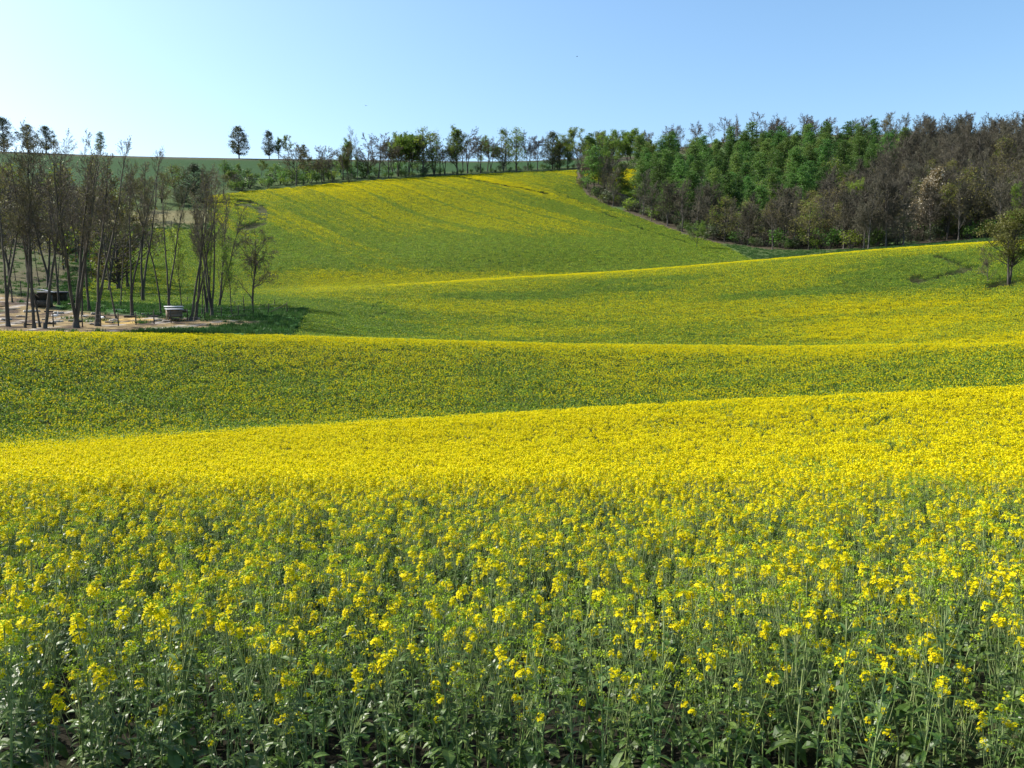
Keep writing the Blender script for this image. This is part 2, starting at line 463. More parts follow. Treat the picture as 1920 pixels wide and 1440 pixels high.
gme.polygons.foreach_set('use_smooth', np.ones(len(gme.polygons), bool))
ground = link(bpy.data.objects.new('ground', gme))
tag(ground, kind='structure')

# ------------------------------------------------------------------ oilseed rape: plants
def flower_quads(g, P, N, size):
    """four-petalled flowers"""
    n = len(P)
    r = unit(g.normal(size=(n, 3)))
    u = unit(np.cross(N, r)); v = np.cross(N, u)
    s = (np.asarray(size) * np.ones(n))[:, None]
    out = []
    for a, b in ((u, v), (v, -u), (-u, -v), (-v, u)):
        out.append(np.stack([P + N * s * .02, P + (a * .42 + b * .26) * s + N * s * .12, P + a * s * .62 + N * s * .16, P + (a * .42 - b * .26) * s + N * s * .12], 1))
    return np.concatenate(out)

def raceme(g, mb, p, kind, s=1.0):
    """kind 0 full bloom, 1 opening, 2 green buds; into slots petal 0, bud 1, green 2, stem 3"""
    p = np.asarray(p, float)
    if kind < 2:
        n = int(g.integers(18, 28)) if kind == 0 else int(g.integers(4, 8))
        th = g.random(n) * 2 * math.pi
        el = g.uniform(.0, 1.0, n)
        rad = (.028 * np.sqrt(1 - el * .75)) * s * g.uniform(.75, 1.15, n)
        q = np.stack([np.cos(th) * rad, np.sin(th) * rad, (el - .55) * .048 * s], 1)
        nn = unit(np.stack([np.cos(th) * (1.1 - el), np.sin(th) * (1.1 - el), .35 + el], 1) + g.normal(size=(n, 3)) * .25)
        mb.quads(flower_quads(g, p + q, nn, (.019 if kind == 0 else .015) * s * g.uniform(.85, 1.15, n)), 0)
    k = 9 if kind == 0 else 16
    r = {0: .009, 1: .016, 2: .017}[kind] * s
    q = g.normal(size=(k, 3)) * r; q[:, 2] = np.abs(q[:, 2]) * .8 + (.012 if kind == 0 else 0)
    for _ in range(2):
        mb.quads(leaf_quads(g, p + q, rand_dirs(g, k, .3), .014 * s, .7), 1)

def strip_leaf(g, mb, base, az, length, width, rise, droop, slot, lobes=False):
    """arched leaf blade of four bent quads with a wavy outline"""
    k = 5
    u = np.linspace(0, 1, k)
    wv = np.sin(np.pi * (u * .82 + .12)) ** .8
    if lobes: wv *= np.array([.35, .5, .75, 1.0, .25]) / np.maximum(wv, .3)
    else: wv[-1] = .05
    out = np.stack([np.cos(az) * u, np.sin(az) * u, rise * u - droop * u * u], 1) * length
    side = np.array([-math.sin(az), math.cos(az), g.uniform(-.35, .35)])
    a = base + out - side * (wv * width * .5)[:, None] + np.array([0, 0, .12]) * (wv * width)[:, None]
    b = base + out + side * (wv * width * .5)[:, None] + np.array([0, 0, .12]) * (wv * width)[:, None]
    c = base + out
    mb.quads(np.concatenate([np.stack([a[:-1], c[:-1], c[1:], a[1:]], 1), np.stack([c[:-1], b[:-1], b[1:], c[1:]], 1)]), slot)

def rape_plant(seed, H, bloom):
    """returns builders stem, foliage, flowers of one plant"""
    g = np.random.default_rng(seed)
    st, fo, fl = MB(), MB(), []
    n = 7
    lean = g.normal(size=2) * .05
    u = np.linspace(0, 1, n)
    path = np.stack([lean[0] * u ** 2 * H + g.normal(size=n) * .004, lean[1] * u ** 2 * H + g.normal(size=n) * .004, u * H], 1)
    rr = np.interp(u, [0, 1], [.0072, .0026])
    st.tubes(path[:-1], path[1:], rr[:-1], rr[1:], 4)
    tips = [(path[-1], 1.1)]
    nb = int(g.integers(6, 11))
    for i in range(nb):
        f = g.uniform(.36, .93)
        p = np.array([np.interp(f, u, path[:, k]) for k in range(3)])
        a = g.random() * 2 * math.pi
        L_ = (1 - f) * H * g.uniform(.35, 1.0) + .05
        sp = g.uniform(.22, .42)
        m_ = 4
        v = np.linspace(0, 1, m_)
        br = p + np.stack([np.cos(a) * sp * v ** .8, np.sin(a) * sp * v ** .8, v * (.95 + .1 * v)], 1) * L_
        r2 = np.linspace(.0030, .0015, m_)
        st.tubes(br[:-1], br[1:], r2[:-1], r2[1:], 3)
        tips.append((br[-1], g.uniform(.65, 1.0)))
        strip_leaf(g, fo, p, a, g.uniform(.06, .11), g.uniform(.014, .026), .5, .5, 0)
    for i, (p, s) in enumerate(tips):
        r = g.random()
        b = bloom + (.25 if i == 0 and bloom > .2 else 0)
        hd = MB(); raceme(g, hd, p, 0 if r < b else (1 if r < b + .10 else 2), s); fl.append(hd)
        if r < b + .3:      # young pods under the flowers
            k = 6
            th = g.random(k) * 2 * math.pi; zz = -g.uniform(.03, .10, k) * s
            P0 = p + np.stack([0 * th, 0 * th, zz], 1)
            P1 = P0 + np.stack([np.cos(th) * .022, np.sin(th) * .022, np.full(k, .022)], 1)
            st.tubes(P0, P1, np.full(k, .0009), np.full(k, .0007), 3)
    for i in range(int(g.integers(10, 16))):     # upper clasping leaves
        f = g.uniform(.3, .85)
        p = np.array([np.interp(f, u, path[:, k]) for k in range(3)])
        strip_leaf(g, fo, p, g.random() * 6.283, g.uniform(.06, .12) * (1.3 - f), g.uniform(.02, .035), g.uniform(.2, .7), g.uniform(.3, .9), 0)
    for i in range(int(g.integers(5, 8))):      # broad waxy lower leaves
        f = g.uniform(.06, .42)
        p = np.array([np.interp(f, u, path[:, k]) for k in range(3)])
        strip_leaf(g, fo, p, g.random() * 6.283, g.uniform(.08, .16), g.uniform(.035, .065), g.uniform(.1, .6), g.uniform(.5, 1.1), 0, lobes=True)
    return st, fo, fl

CROPM = [M['petal'], M['bud'], M['rape_leaf'], M['rape_stem'], M['rape_green']]
def merge(dst, src, remap):
    off = dst.n
    dst.v += src.v; dst.n += src.n
    for q, m_ in zip(src.q, src.qm): dst.q.append(q + off); dst.qm.append(np.array([remap[int(k)] for k in m_]))
    for q, m_ in zip(src.t, src.tm): dst.t.append(q + off); dst.tm.append(np.array([remap[int(k)] for k in m_]))

def light_plant(seed, H, bloom):
    """plant of the middle field: fewer, larger pieces"""
    g = np.random.default_rng(seed); mb = MB()
    nb = int(g.integers(5, 8))
    tops = np.stack([g.normal(size=nb) * .085, g.normal(size=nb) * .085, H * g.uniform(.8, 1.02, nb)], 1)
    st = np.stack([tops[:, 0] * .25, tops[:, 1] * .25, np.full(nb, H * .35)], 1)
    mb.tubes(st, tops, np.full(nb, .004), np.full(nb, .002), 3, 3)
    mb.tubes([[0, 0, 0]], [[0, 0, H * .6]], [.006], [.004], 3, 3)
    for p in tops:
        r = g.random()
        if r < bloom:
            k = 14; q = g.normal(size=(k, 3)) * np.array([.020, .020, .022])
            mb.quads(leaf_quads(g, p + q, unit(q * 25 + rand_dirs(g, k, .9)), g.uniform(.026, .038, k), .9), 0)
        k = 5 if r < bloom else 9
        mb.quads(leaf_quads(g, p + g.normal(size=(k, 3)) * .012 - (0, 0, .012 if r < bloom else 0), rand_dirs(g, k, .4), .022, .8), 1)
    k = 26
    q = np.stack([g.normal(size=k) * .07, g.normal(size=k) * .07, H * g.uniform(.2, .86, k)], 1)
    mb.quads(leaf_quads(g, q, rand_dirs(g, k, .5), g.uniform(.05, .12, k), .38), 2)
    return mb

def patch(seed, side, npl, H, bloom, hs, nq, leafn, leafs):
    """a square of crop seen from far: flower heads over leaves"""
    g = np.random.default_rng(seed); mb = MB()
    P = np.stack([g.uniform(-.5, .5, npl) * side * 1.15, g.uniform(-.5, .5, npl) * side * 1.15, H * (1 - g.beta(1.2, 3.0, npl) * .34)], 1)
    fl = g.random(npl) < bloom
    for p, f in zip(P, fl):
        q = g.normal(size=(nq, 3)) * hs * .42
        mb.quads(leaf_quads(g, p + q, unit(q / hs * 1.2 + rand_dirs(g, nq, .9)), g.uniform(.7, 1.15, nq) * hs, .85), 0 if f else (1 if g.random() < .45 else 4))
        mb.quads(leaf_quads(g, p + g.normal(size=(2, 3)) * hs * .5 - (0, 0, hs * .9), rand_dirs(g, 2, .2), hs * 1.1, .5), 4)
    q = np.stack([g.uniform(-.5, .5, leafn) * side * 1.15, g.uniform(-.5, .5, leafn) * side * 1.15, H * g.uniform(.3, .86, leafn)], 1)
    mb.quads(leaf_quads(g, q, rand_dirs(g, leafn, .5), g.uniform(.6, 1.3, leafn) * leafs, .5), 4)
    return mb

def source(name, mb):
    return bpy.data.objects.new(name, mb.mesh(name, CROPM))

def scatter(name, sources, P, rot, scl, idx, kind='stuff'):
    """one object carrying many copies of its sources"""
    col_ = bpy.data.collections.new(name + '_sources')
    for s in sources: col_.objects.link(s)
    me = bpy.data.meshes.new(name)
    me.vertices.add(len(P)); me.vertices.foreach_set('co', P.astype(np.float32).ravel())
    a = me.attributes.new('rot', 'FLOAT_VECTOR', 'POINT'); a.data.foreach_set('vector', rot.astype(np.float32).ravel())
    a = me.attributes.new('scl', 'FLOAT', 'POINT'); a.data.foreach_set('value', scl.astype(np.float32))
    a = me.attributes.new('idx', 'INT', 'POINT'); a.data.foreach_set('value', idx.astype(np.int32))
    o = link(bpy.data.objects.new(name, me))
    ng = bpy.data.node_groups.new(name, 'GeometryNodeTree')
    ng.interface.new_socket('Geometry', in_out='INPUT', socket_type='NodeSocketGeometry')
    ng.interface.new_socket('Geometry', in_out='OUTPUT', socket_type='NodeSocketGeometry')
    N = ng.nodes.new; L = ng.links.new
    gi, go = N('NodeGroupInput'), N('NodeGroupOutput')
    ci = N('GeometryNodeCollectionInfo'); ci.inputs['Collection'].default_value = col_
    ci.inputs['Separate Children'].default_value = True; ci.inputs['Reset Children'].default_value = True
    ip = N('GeometryNodeInstanceOnPoints'); ip.inputs['Pick Instance'].default_value = True
    def attr(nm, dt):
        n = N('GeometryNodeInputNamedAttribute'); n.data_type = dt; n.inputs['Name'].default_value = nm
        return next(s for s in n.outputs if s.enabled and s.name == 'Attribute')
    L(gi.outputs[0], ip.inputs['Points']); L(ci.outputs[0], ip.inputs['Instance'])
    L(attr('idx', 'INT'), ip.inputs['Instance Index'])
    L(attr('rot', 'FLOAT_VECTOR'), ip.inputs['Rotation'])
    L(attr('scl', 'FLOAT'), ip.inputs['Scale'])
    L(ip.outputs[0], go.inputs[0])
    md = o.modifiers.new('scatter', 'NODES'); md.node_group = ng
    tag(o, kind=kind)
    return o

def eulers(nrm, phi):
    """rotations that stand a copy on a slope and spin it"""
    n = unit(nrm); z = np.array([0, 0, 1.0])
    c = n[:, 2]; vx, vy = -n[:, 1], n[:, 0]
    k = 1 / (1 + c)
    A_ = np.zeros((len(n), 3, 3))
    A_[:, 0, 0] = c + vx * vx * k; A_[:, 0, 1] = vx * vy * k; A_[:, 0, 2] = vy
    A_[:, 1, 0] = vx * vy * k; A_[:, 1, 1] = c + vy * vy * k; A_[:, 1, 2] = -vx
    A_[:, 2, 0] = -vy; A_[:, 2, 1] = vx; A_[:, 2, 2] = c
    Rz = np.zeros_like(A_); cs, sn = np.cos(phi), np.sin(phi)
    Rz[:, 0, 0] = cs; Rz[:, 0, 1] = -sn; Rz[:, 1, 0] = sn; Rz[:, 1, 1] = cs; Rz[:, 2, 2] = 1
    Mx = A_ @ Rz
    return np.stack([np.arctan2(Mx[:, 2, 1], Mx[:, 2, 2]), -np.arcsin(np.clip(Mx[:, 2, 0], -1, 1)), np.arctan2(Mx[:, 1, 0], Mx[:, 0, 0])], 1)

def bloom_at(az, d, z):
    """share of flower heads in bloom: patchy growth, plus shade of slope and hollow put in as green"""
    X, Y = xy(az, d)
    x = z['x']
    b = np.interp(d + (fbm(X / 1.1 + 70, Y / 1.1) - .5) * 2.2 * (d > 5), [3, 3.8, 5, 7, 9.3, 11, 34, 40, 44, 54, 61, 66], [.20, .22, .28, .36, .50, .92, .97, .52, .30, .38, .75, .95])  # fewer yellow heads on the facing slope stand in for its shaded gaps
    b -= .7 * sstep(.52, .68, fbm(X / 1.0 + 11, Y / 1.6)) * (d > 9) * (d < 33) * sstep(900, 1800, x)
    b -= .25 * sstep(.42, .7, fbm(X / 7, Y / 2.5 + 50)) * (d > 36) * (d < 60)
    b += .12 * sstep(700, 1500, x) * (d > 36) * (d < 62)
    far = d > 66
    fb = np.full(d.shape, .52)
    fb = np.where(d < 112, .46, fb)
    # green flat beside the pen and the green field behind it
    fb -= .58 * (1 - sstep(640, 860, x + (d - 80) * 3)) * (1 - sstep(96, 108, d))
    fb -= .42 * (1 - sstep(420, 640, x)) * sstep(96, 104, d) * (1 - sstep(150, 190, d))
    # long streaks across the far slope
    v = X * .81 + Y * .58; al = X * .58 - Y * .81
    s1 = fbm(v / 5 + 3, al / 90 + 7); s2 = fbm(v / 17 + 31, al / 120 + 2)
    hill = sstep(150, 165, d)
    fb -= hill * (.30 * sstep(.45, .68, s1) + .26 * sstep(.42, .66, s2))
    # greener towards the wood; the hollow's shade put in as fewer yellow heads
    fb -= hill * .45 * sstep(0, 1, (x - 980) / 330) * (1 - sstep(262, 290, d))
    fb -= hill * .33 * (1 - sstep(172, 215, d))
    fb += .42 * sstep(235, 278, d)
    fb -= hill * .30 * (np.abs((v / 13.0) % 1 - .5) < .045) + hill * .17 * (np.abs((v / 3.2) % 1 - .5) < .2)
    # crest
    cr = np.interp(x, [480, 720, 960, 1140, 1440, 1680, 1920], [118, 122, 126, 130, 140, 145, 150])
    fb = np.maximum(fb, .95 * sstep(480, 860, x) * np.exp(-((d - cr + 2) / 5.5) ** 2))
    mid = (d > 66) * (1 - sstep(cr - 13, cr - 3, d))
    s3 = fbm(X / 18, Y / 5)
    fb -= mid * .3 * sstep(.45, .65, s3)
    fb -= mid * .15 * sstep(96, 106, d)
    fb += mid * .35 * sstep(1200, 1800, x) * (1 - sstep(98, 108, d))
    fb -= mid * .3 * sstep(106, 114, d) * sstep(1500, 1700, x) * (1 - sstep(128, 134, d))
    b = np.where(far, fb, b)
    return np.clip(b, .03, 1)

def tracks(x, y, d):
    """bare wheel tracks in the crop (photo column, row, distance)"""
    k = np.ones(x.shape)
    r = np.hypot((x - 455) / 46.0, (y - 402) / 26.0)
    arc = (x > 440) & (d > 150)
    k[arc & (np.abs(r - 1) < .11)] = 0
    k[arc & (np.abs(r - .74) < .11)] = 0
    def line(x0, y0, x1, y1, wd):
        L2 = (x1 - x0) ** 2 + (y1 - y0) ** 2
        u = np.clip(((x - x0) * (x1 - x0) + (y - y0) * (y1 - y0)) / L2, 0, 1)
        k[(np.hypot(x - x0 - u * (x1 - x0), y - y0 - u * (y1 - y0)) < wd) & (d > 66)] = 0
    line(1704, 523, 1728, 517, 6.0); line(1722, 527, 1790, 507, 4.0); line(1790, 507, 1824, 500, 6.0); line(1806, 496, 1752, 477, 4.0)
    line(1850, 535, 1905, 526, 6.0)
    line(700, 570, 724, 583, 4.0); line(724, 583, 690, 593, 3.5)
    line(855, 330, 1030, 362, 1.2); line(1050, 360, 1180, 420, 1.3); line(1180, 420, 1300, 458, 1.3)
    return k

H0 = 1.0
def spread(d0, d1, dens, half=R(40), jitter=True):
    """random points of crop between two distances"""
    area = half * (d1 * d1 - d0 * d0)
    n = int(area * dens)
    d = np.sqrt(rng.random(n) * (d1 * d1 - d0 * d0) + d0 * d0)
    az = rng.uniform(-half, half, n)
    z = zones(az, d)
    keep = rng.random(n) < z['crop']
    keep &= tracks(z['x'], z['y'], d) > 0
    return az[keep], d[keep], {k: v[keep] for k, v in z.items()}

def tiles(d0, d1, step, half=R(40)):
    """jittered square tiles of crop between two distances"""
    g = np.arange(-d1, d1 + step, step)
    X, Y = np.meshgrid(g, np.arange(0, d1 + step, step))
    X = X.ravel() + rng.uniform(-.38, .38, X.size) * step; Y = Y.ravel() + rng.uniform(-.38, .38, Y.size) * step
    d = np.hypot(X, Y); az = np.arctan2(X, Y)
    k = (d > d0) & (d < d1) & (np.abs(az) < half); az, d = az[k], d[k]
    z = zones(az, d)
    k = (rng.random(len(d)) < z['crop']) & (tracks(z['x'], z['y'], d) > 0)
    return az[k], d[k], {q: v[k] for q, v in z.items()}

def normals(az, d):
    X, Y = xy(az, d); e = np.maximum(d * .006, .15)
    def S(x_, y_):
        dd = np.hypot(x_, y_); return t_at(np.arctan2(x_, y_), dd) * dd
    return np.stack([-(S(X + e, Y) - S(X - e, Y)) / (2 * e), -(S(X, Y + e) - S(X, Y - e)) / (2 * e), np.ones_like(X)], 1)

LV = np.array([.03, .15, .3, .5, .75, 1.0])   # bloom steps of the source plants
def pick_level(b):
    b = np.clip(b + rng.normal(size=len(b)) * .035, 0, 1)
    return np.argmin(np.abs(b[:, None] - LV[None]), 1)

# nearest plants: each one a thing with stem, foliage and flowers
plant_src = {}
def near_plant(level, var):
    k = (level, var)
    if k not in plant_src:
        st, fo, fl = rape_plant(100 + level * 10 + var, 1.0, LV[level])
        plant_src[k] = (st, fo, fl)
    return plant_src[k]

PLANT_LABEL = 'rapeseed plant with thin stem and small yellow flower heads in the nearest rows'
az, d, z = spread(3.08, 4.6, 42)
near_me = {}
order = np.argsort(d)[:290]
az, d = az[order], d[order]; z = {k: v[order] for k, v in z.items()}
lv = pick_level(bloom_at(az, d, z)); gzv = ground_z(az, d, z); X, Y = xy(az, d)
for i in range(len(d)):
    var = int(rng.integers(0, 4)); key = (int(lv[i]), var)
    if key not in near_me:
        st, fo, fl = near_plant(*key)
        near_me[key] = (st.mesh('stem', [M['rape_stem']]), fo.mesh('foliage', [M['rape_leaf']]), [h_.mesh('flower_head', [M['petal'], M['bud']]) for h_ in fl])
    h = crop_h(d[i]) * rng.uniform(.52, 1.08)
    e = empty('rapeseed_plant', (X[i], Y[i], gzv[i] - .02), rng.random() * 6.283)
    e.rotation_euler[0] = rng.normal() * .04; e.rotation_euler[1] = rng.normal() * .04
    e.scale = (h, h, h)
    tag(e, PLANT_LABEL, 'plant', 'rapeseed plants in the nearest rows')
    me_s, me_f, me_h = near_me[key]
    for nm, me in [('stem', me_s), ('foliage', me_f)] + [('flower_head', q_) for q_ in me_h]:
        link(bpy.data.objects.new(nm, me)).parent = e
d_near = float(d.max())

def joined(parts):
    mb = MB()
    merge(mb, parts[0], {0: 3}); merge(mb, parts[1], {0: 2}); 
    for h_ in parts[2]: merge(mb, h_, {0: 0, 1: 1})
    return mb
srcs = [source('near_%02d' % (l * 4 + v_), joined(near_plant(l, v_))) for l in range(6) for v_ in range(4)]
az, d, z = spread(d_near + .02, 12.0, 25, R(72))
a2, d2, z2 = spread(3.1, d_near + .02, 30, R(72))
q = np.abs(a2) > R(40)
az, d, z = np.concatenate([az, a2[q]]), np.concatenate([d, d2[q]]), {k: np.concatenate([z[k], z2[k][q]]) for k in z}
lv = pick_level(bloom_at(az, d, z))
X, Y = xy(az, d)
P = np.stack([X, Y, z['t'] * d - crop_h(d)], 1)
rot = np.stack([rng.normal(size=len(d)) * .05, rng.normal(size=len(d)) * .05, rng.random(len(d)) * 6.283], 1)
scatter('rapeseed_rows', srcs, P, rot, crop_h(d) * np.where(d < 6, rng.uniform(.68, 1.1, len(d)), rng.uniform(.82, 1.08, len(d))), lv * 4 + rng.integers(0, 4, len(d)))

srcs = [source('mid_%02d' % (l * 4 + v_), light_plant(300 + l * 4 + v_, 1.0, LV[l])) for l in range(6) for v_ in range(4)]
az, d, z = spread(12.0, 30.0, 30, R(66))
lv = pick_level(bloom_at(az, d, z)); X, Y = xy(az, d)
P = np.stack([X, Y, z['t'] * d - crop_h(d)], 1)
rot = np.stack([rng.normal(size=len(d)) * .05, rng.normal(size=len(d)) * .05, rng.random(len(d)) * 6.283], 1)
scatter('rapeseed_slope', srcs, P, rot, crop_h(d) * rng.uniform(.82, 1.06, len(d)), lv * 4 + rng.integers(0, 4, len(d)))

srcs = [source('fold_%02d' % (l * 4 + v_), patch(500 + l * 4 + v_, .7, 56, 1.0, LV[l], .043, 7, 80, .08)) for l in range(6) for v_ in range(4)]
az, d, z = tiles(30.0, 74.0, .58, R(56))
lv = pick_level(bloom_at(az, d, z)); X, Y = xy(az, d)
P = np.stack([X, Y, z['t'] * d - crop_h(d)], 1)
scatter('rapeseed_fold', srcs, P, eulers(normals(az, d), rng.random(len(d)) * 6.283), crop_h(d) * rng.uniform(.9, 1.05, len(d)), lv * 4 + rng.integers(0, 4, len(d)))

for nm, d0, d1, step, side, npl, hs, nq, lf, ls in [('rapeseed_hollow', 73, 150, .78, .95, 105, .05, 5, 110, .10), ('rapeseed_hill', 150, 312, 1.05, 1.25, 130, .07, 5, 120, .13)]:
    srcs = [source('%s_%02d' % (nm, l * 3 + v_), patch(700 + l * 4 + v_ + int(d0), side, npl, 1.0, LV[l], hs, nq, lf, ls)) for l in range(6) for v_ in range(3)]
    az, d, z = tiles(d0, d1, step, R(46))
    lv = pick_level(bloom_at(az, d, z)); X, Y = xy(az, d)
    P = np.stack([X, Y, z['t'] * d - crop_h(d)], 1)
    scatter(nm, srcs, P, eulers(normals(az, d), rng.random(len(d)) * 6.283), crop_h(d) * rng.uniform(.9, 1.05, len(d)), lv * 3 + rng.integers(0, 3, len(d)))

# grass beside the pen and at the wood's edge
def tuft(seed):
    g = np.random.default_rng(seed); mb = MB(); k = 46
    b = np.stack([g.normal(size=k) * .22, g.normal(size=k) * .22, np.zeros(k)], 1)
    h = g.uniform(.12, .34, k); dr = np.stack([g.normal(size=k) * .3, g.normal(size=k) * .3, np.ones(k)], 1) * h[:, None]
    s = unit(np.cross(dr, g.normal(size=(k, 3)))) * .028
    mb.quads(np.stack([b - s, b + s, b + dr * .6 + s * .6, b + dr - s * .1], 1), 0)
    return mb
gs = []
for i in range(4):
    gs.append(bpy.data.objects.new('tuft_%d' % i, tuft(900 + i).mesh('tuft', [M['grass']])))
n = 60000
d = np.sqrt(rng.random(n) * (205 ** 2 - 66 ** 2) + 66 ** 2); az = rng.uniform(-R(38), R(38), n)
z = zones(az, d)
ok = (z['crop'] < .3) & ((z['pen'] < .3) | (rng.random(n) < .04)) & (z['fore'] < .5) & (rng.random(n) < np.where(d < 100, 1.0, .55)) & ((z['x'] > 120) | (rng.random(n) < .25)) & ((z['x'] < 800) | (d > 140))
az, d = az[ok], d[ok]; z = {k: v[ok] for k, v in z.items()}
n = len(d); extra = 0
X, Y = xy(az, d)
P = np.stack([X, Y, ground_z(az, d, z) - .03], 1)
scatter('grass', gs, P, np.stack([np.zeros(n), np.zeros(n), rng.random(n) * 6.283], 1), rng.uniform(.7, 1.4, n), rng.integers(0, 4, n))

# ------------------------------------------------------------------ trees
class Tree:
    def __init__(s, seed):
        s.g = np.random.default_rng(seed); s.seg = []
    def branch(s, p, d, L_, r, lvl, cfg, r_end=None):
        g = s.g
        ns = cfg['ns'][lvl]
        pts, rs = [p], [r]
        re = r * .25 if r_end is None else r_end
        for i in range(ns):
            d = unit(d + g.normal(size=3) * cfg['wob'][lvl] + np.array([0, 0, cfg['up'][lvl]]))
            p = p + d * (L_ / ns)
            pts.append(p); rs.append(r + (re - r) * (i + 1) / ns)
            s.seg.append((pts[-2], pts[-1], rs[-2], rs[-1], lvl))
        if lvl + 1 < len(cfg['ns']):
            n = int(round(cfg['n'][lvl] * g.uniform(.8, 1.2)))
            st = cfg['start'][lvl]
            a0 = g.random() * 6.283
            for k in range(n):
                f = st + (1 - st) * (k + g.random()) / n
                f = min(f, .985)
                i = min(int(f * ns), ns - 1); q = f * ns - i
                bp = pts[i] * (1 - q) + pts[i + 1] * q
                br = rs[i] * (1 - q) + rs[i + 1] * q
                ax = unit(pts[i + 1] - pts[i])
                a0 += 2.4 + g.normal() * .5
                o = np.cross(ax, unit(g.normal(size=3))); o = unit(o)
                o2 = np.cross(ax, o); o = o * math.cos(a0) + o2 * math.sin(a0)
                an = cfg['ang'][lvl] * g.uniform(.7, 1.25)
                dd = ax * math.cos(an) + o * math.sin(an)
                sh = cfg.get('shape', lambda f: 1 - .55 * f)(f) if lvl == 0 else (1 - .5 * f)
                s.branch(bp, dd, L_ * cfg['ratio'][lvl] * sh * g.uniform(.75, 1.2), max(br * cfg['rr'], cfg['rmin']), lvl + 1, cfg, cfg['rmin'] * .8)
    def meshes(s, wood_lv, names, mw, mt, leaf=None):
        """wood up to level wood_lv is the trunk mesh; thinner twigs and leaves are the crown mesh"""
        a = [x for x in s.seg if x[4] <= wood_lv]; b = [x for x in s.seg if x[4] > wood_lv]
        tr, cr = MB(), MB()
        f = lambda l, i: np.array([x[i] for x in l])
        tr.tubes(f(a, 0), f(a, 1), f(a, 2), f(a, 3), 6)
        if b: cr.tubes(f(b, 0), f(b, 1), f(b, 2), f(b, 3), 3, 0)
        mats = [mt]
        if leaf:
            for (m_, per, spread_, size, lv0, up) in leaf:
                mats.append(m_); g = s.g
                src = [x for x in s.seg if x[4] >= lv0]
                p0, p1 = f(src, 0), f(src, 1)
                k = np.repeat(np.arange(len(src)), per)
                if per < 1: k = np.where(g.random(len(src)) < per)[0]
                u = g.random((len(k), 1))
                P = p0[k] * (1 - u) + p1[k] * u + g.normal(size=(len(k), 3)) * spread_
                cr.quads(leaf_quads(g, P, rand_dirs(g, len(k), up), g.uniform(.6, 1.3, len(k)) * size, .7), len(mats) - 1)
        return tr.mesh('trunk', [mw], True), cr.mesh('crown', mats)

def top_of(me_pair):
    z0 = 0
    for me in me_pair:
        v = np.empty(len(me.vertices) * 3, np.float32); me.vertices.foreach_get('co', v)
        if len(v): z0 = max(z0, float(v[2::3].max()))
    return z0

def stems(seed, H, r, forks, cfg, lean=0.0):
    """tree with one or several tall stems leaving a short common base"""
    T_ = Tree(seed); g = T_.g
    if forks == 1:
        r *= .88; d0 = unit(np.array([lean, 0, 1.0]))
        T_.branch(np.array([0, 0, -.15]), d0, H * .93, r, 0, cfg, .03)
    else:
        fh = {2: .13, 3: .05, 4: .04}[forks] * H
        b = np.array([0, 0, -.15]); t1 = np.array([lean * fh * .5, 0, fh])
        T_.seg.append((b, t1, r * 1.2, r, 0))
        for k in range(forks):
            dx = (k - (forks - 1) / 2) * (.17 if forks == 2 else .085) + lean
            T_.branch(t1 + np.array([dx * r * 1.2, 0, -.1]), unit(np.array([dx + g.normal() * .03, g.normal() * .1, 1])), H * .84 * g.uniform(.85, 1.05), r * .68, 0, cfg, .03)
    # flare at the foot
    T_.seg.append((np.array([0, 0, -.3]), np.array([0, 0, .5]), r * 1.7, r * 1.08, 0))
    return T_

TALL = dict(ns=[12, 6, 4, 3, 2], wob=[.035, .09, .12, .15, .15], up=[.02, .07, .05, .04, .03], n=[14, 8, 6, 4], start=[.40, .2, .2, .15], ang=[.42, .55, .55, .55],
            ratio=[.30, .52, .5, .5], rr=.42, rmin=.0088)
TALL2 = dict(TALL, n=[10, 8, 6, 4], ratio=[.27, .5, .5, .5])
ROUND = dict(ns=[7, 6, 5, 3, 2], wob=[.05, .12, .14, .15, .15], up=[.0, .05, .03, .02, .0], n=[13, 8, 6, 3], start=[.26, .2, .2, .15], ang=[.85, .7, .65, .6],
             ratio=[.52, .5, .5, .5], rr=.55, rmin=.026, shape=lambda f: 1.15 - .65 * f)
UPRIGHT = dict(ns=[9, 6, 4, 3], wob=[.04, .1, .13, .15], up=[.02, .09, .06, .03], n=[20, 10, 8], start=[.13, .15, .1], ang=[.65, .7, .7],
               ratio=[.40, .5, .5], rr=.5, rmin=.032, shape=lambda f: 1.1 - .6 * f)

PROTO = {}
def proto(kind, me):
    PROTO.setdefault(kind, []).append((me, top_of(me)))

for i, (fk, r, ln, cfg) in enumerate([(1, .16, .0, TALL), (2, .16, .0, TALL2), (3, .18, .02, TALL2), (1, .16, .15, TALL), (1, .10, .05, TALL), (2, .18, .10, TALL2), (4, .20, .03, TALL2), (1, .115, -.04, TALL), (2, .17, .26, TALL2)]):
    T_ = stems(20 + i, 17, r, fk, cfg, ln)
    proto('bare%d' % i, T_.meshes(1, None, M['bark_dark'], M['twig_olive'] if i in (1, 4) else M['twig_brown'], [(M['leaf_olive'], .05, .12, .10, 3, .3)]))
T_ = stems(41, 7, .05, 1, dict(TALL, n=[14, 6, 4, 2], start=[.2, .2, .2, .15]), .06)
proto('sapling', T_.meshes(1, None, M['bark_dark'], M['twig_olive'], [(M['leaf_spring'], .55, .16, .11, 2, .3)]))
T_ = stems(43, 9, .16, 1, dict(ROUND, rmin=.013, ns=[8, 7, 5, 3, 2], start=[.22, .2, .2, .15], n=[13, 8, 6, 3], up=[.01, .02, -.01, -.02, -.02]), .12)
proto('budding', T_.meshes(2, None, M['bark_dark'], M['twig_brown'], [(M['leaf_olive'], .3, .16, .10, 3, .3)]))
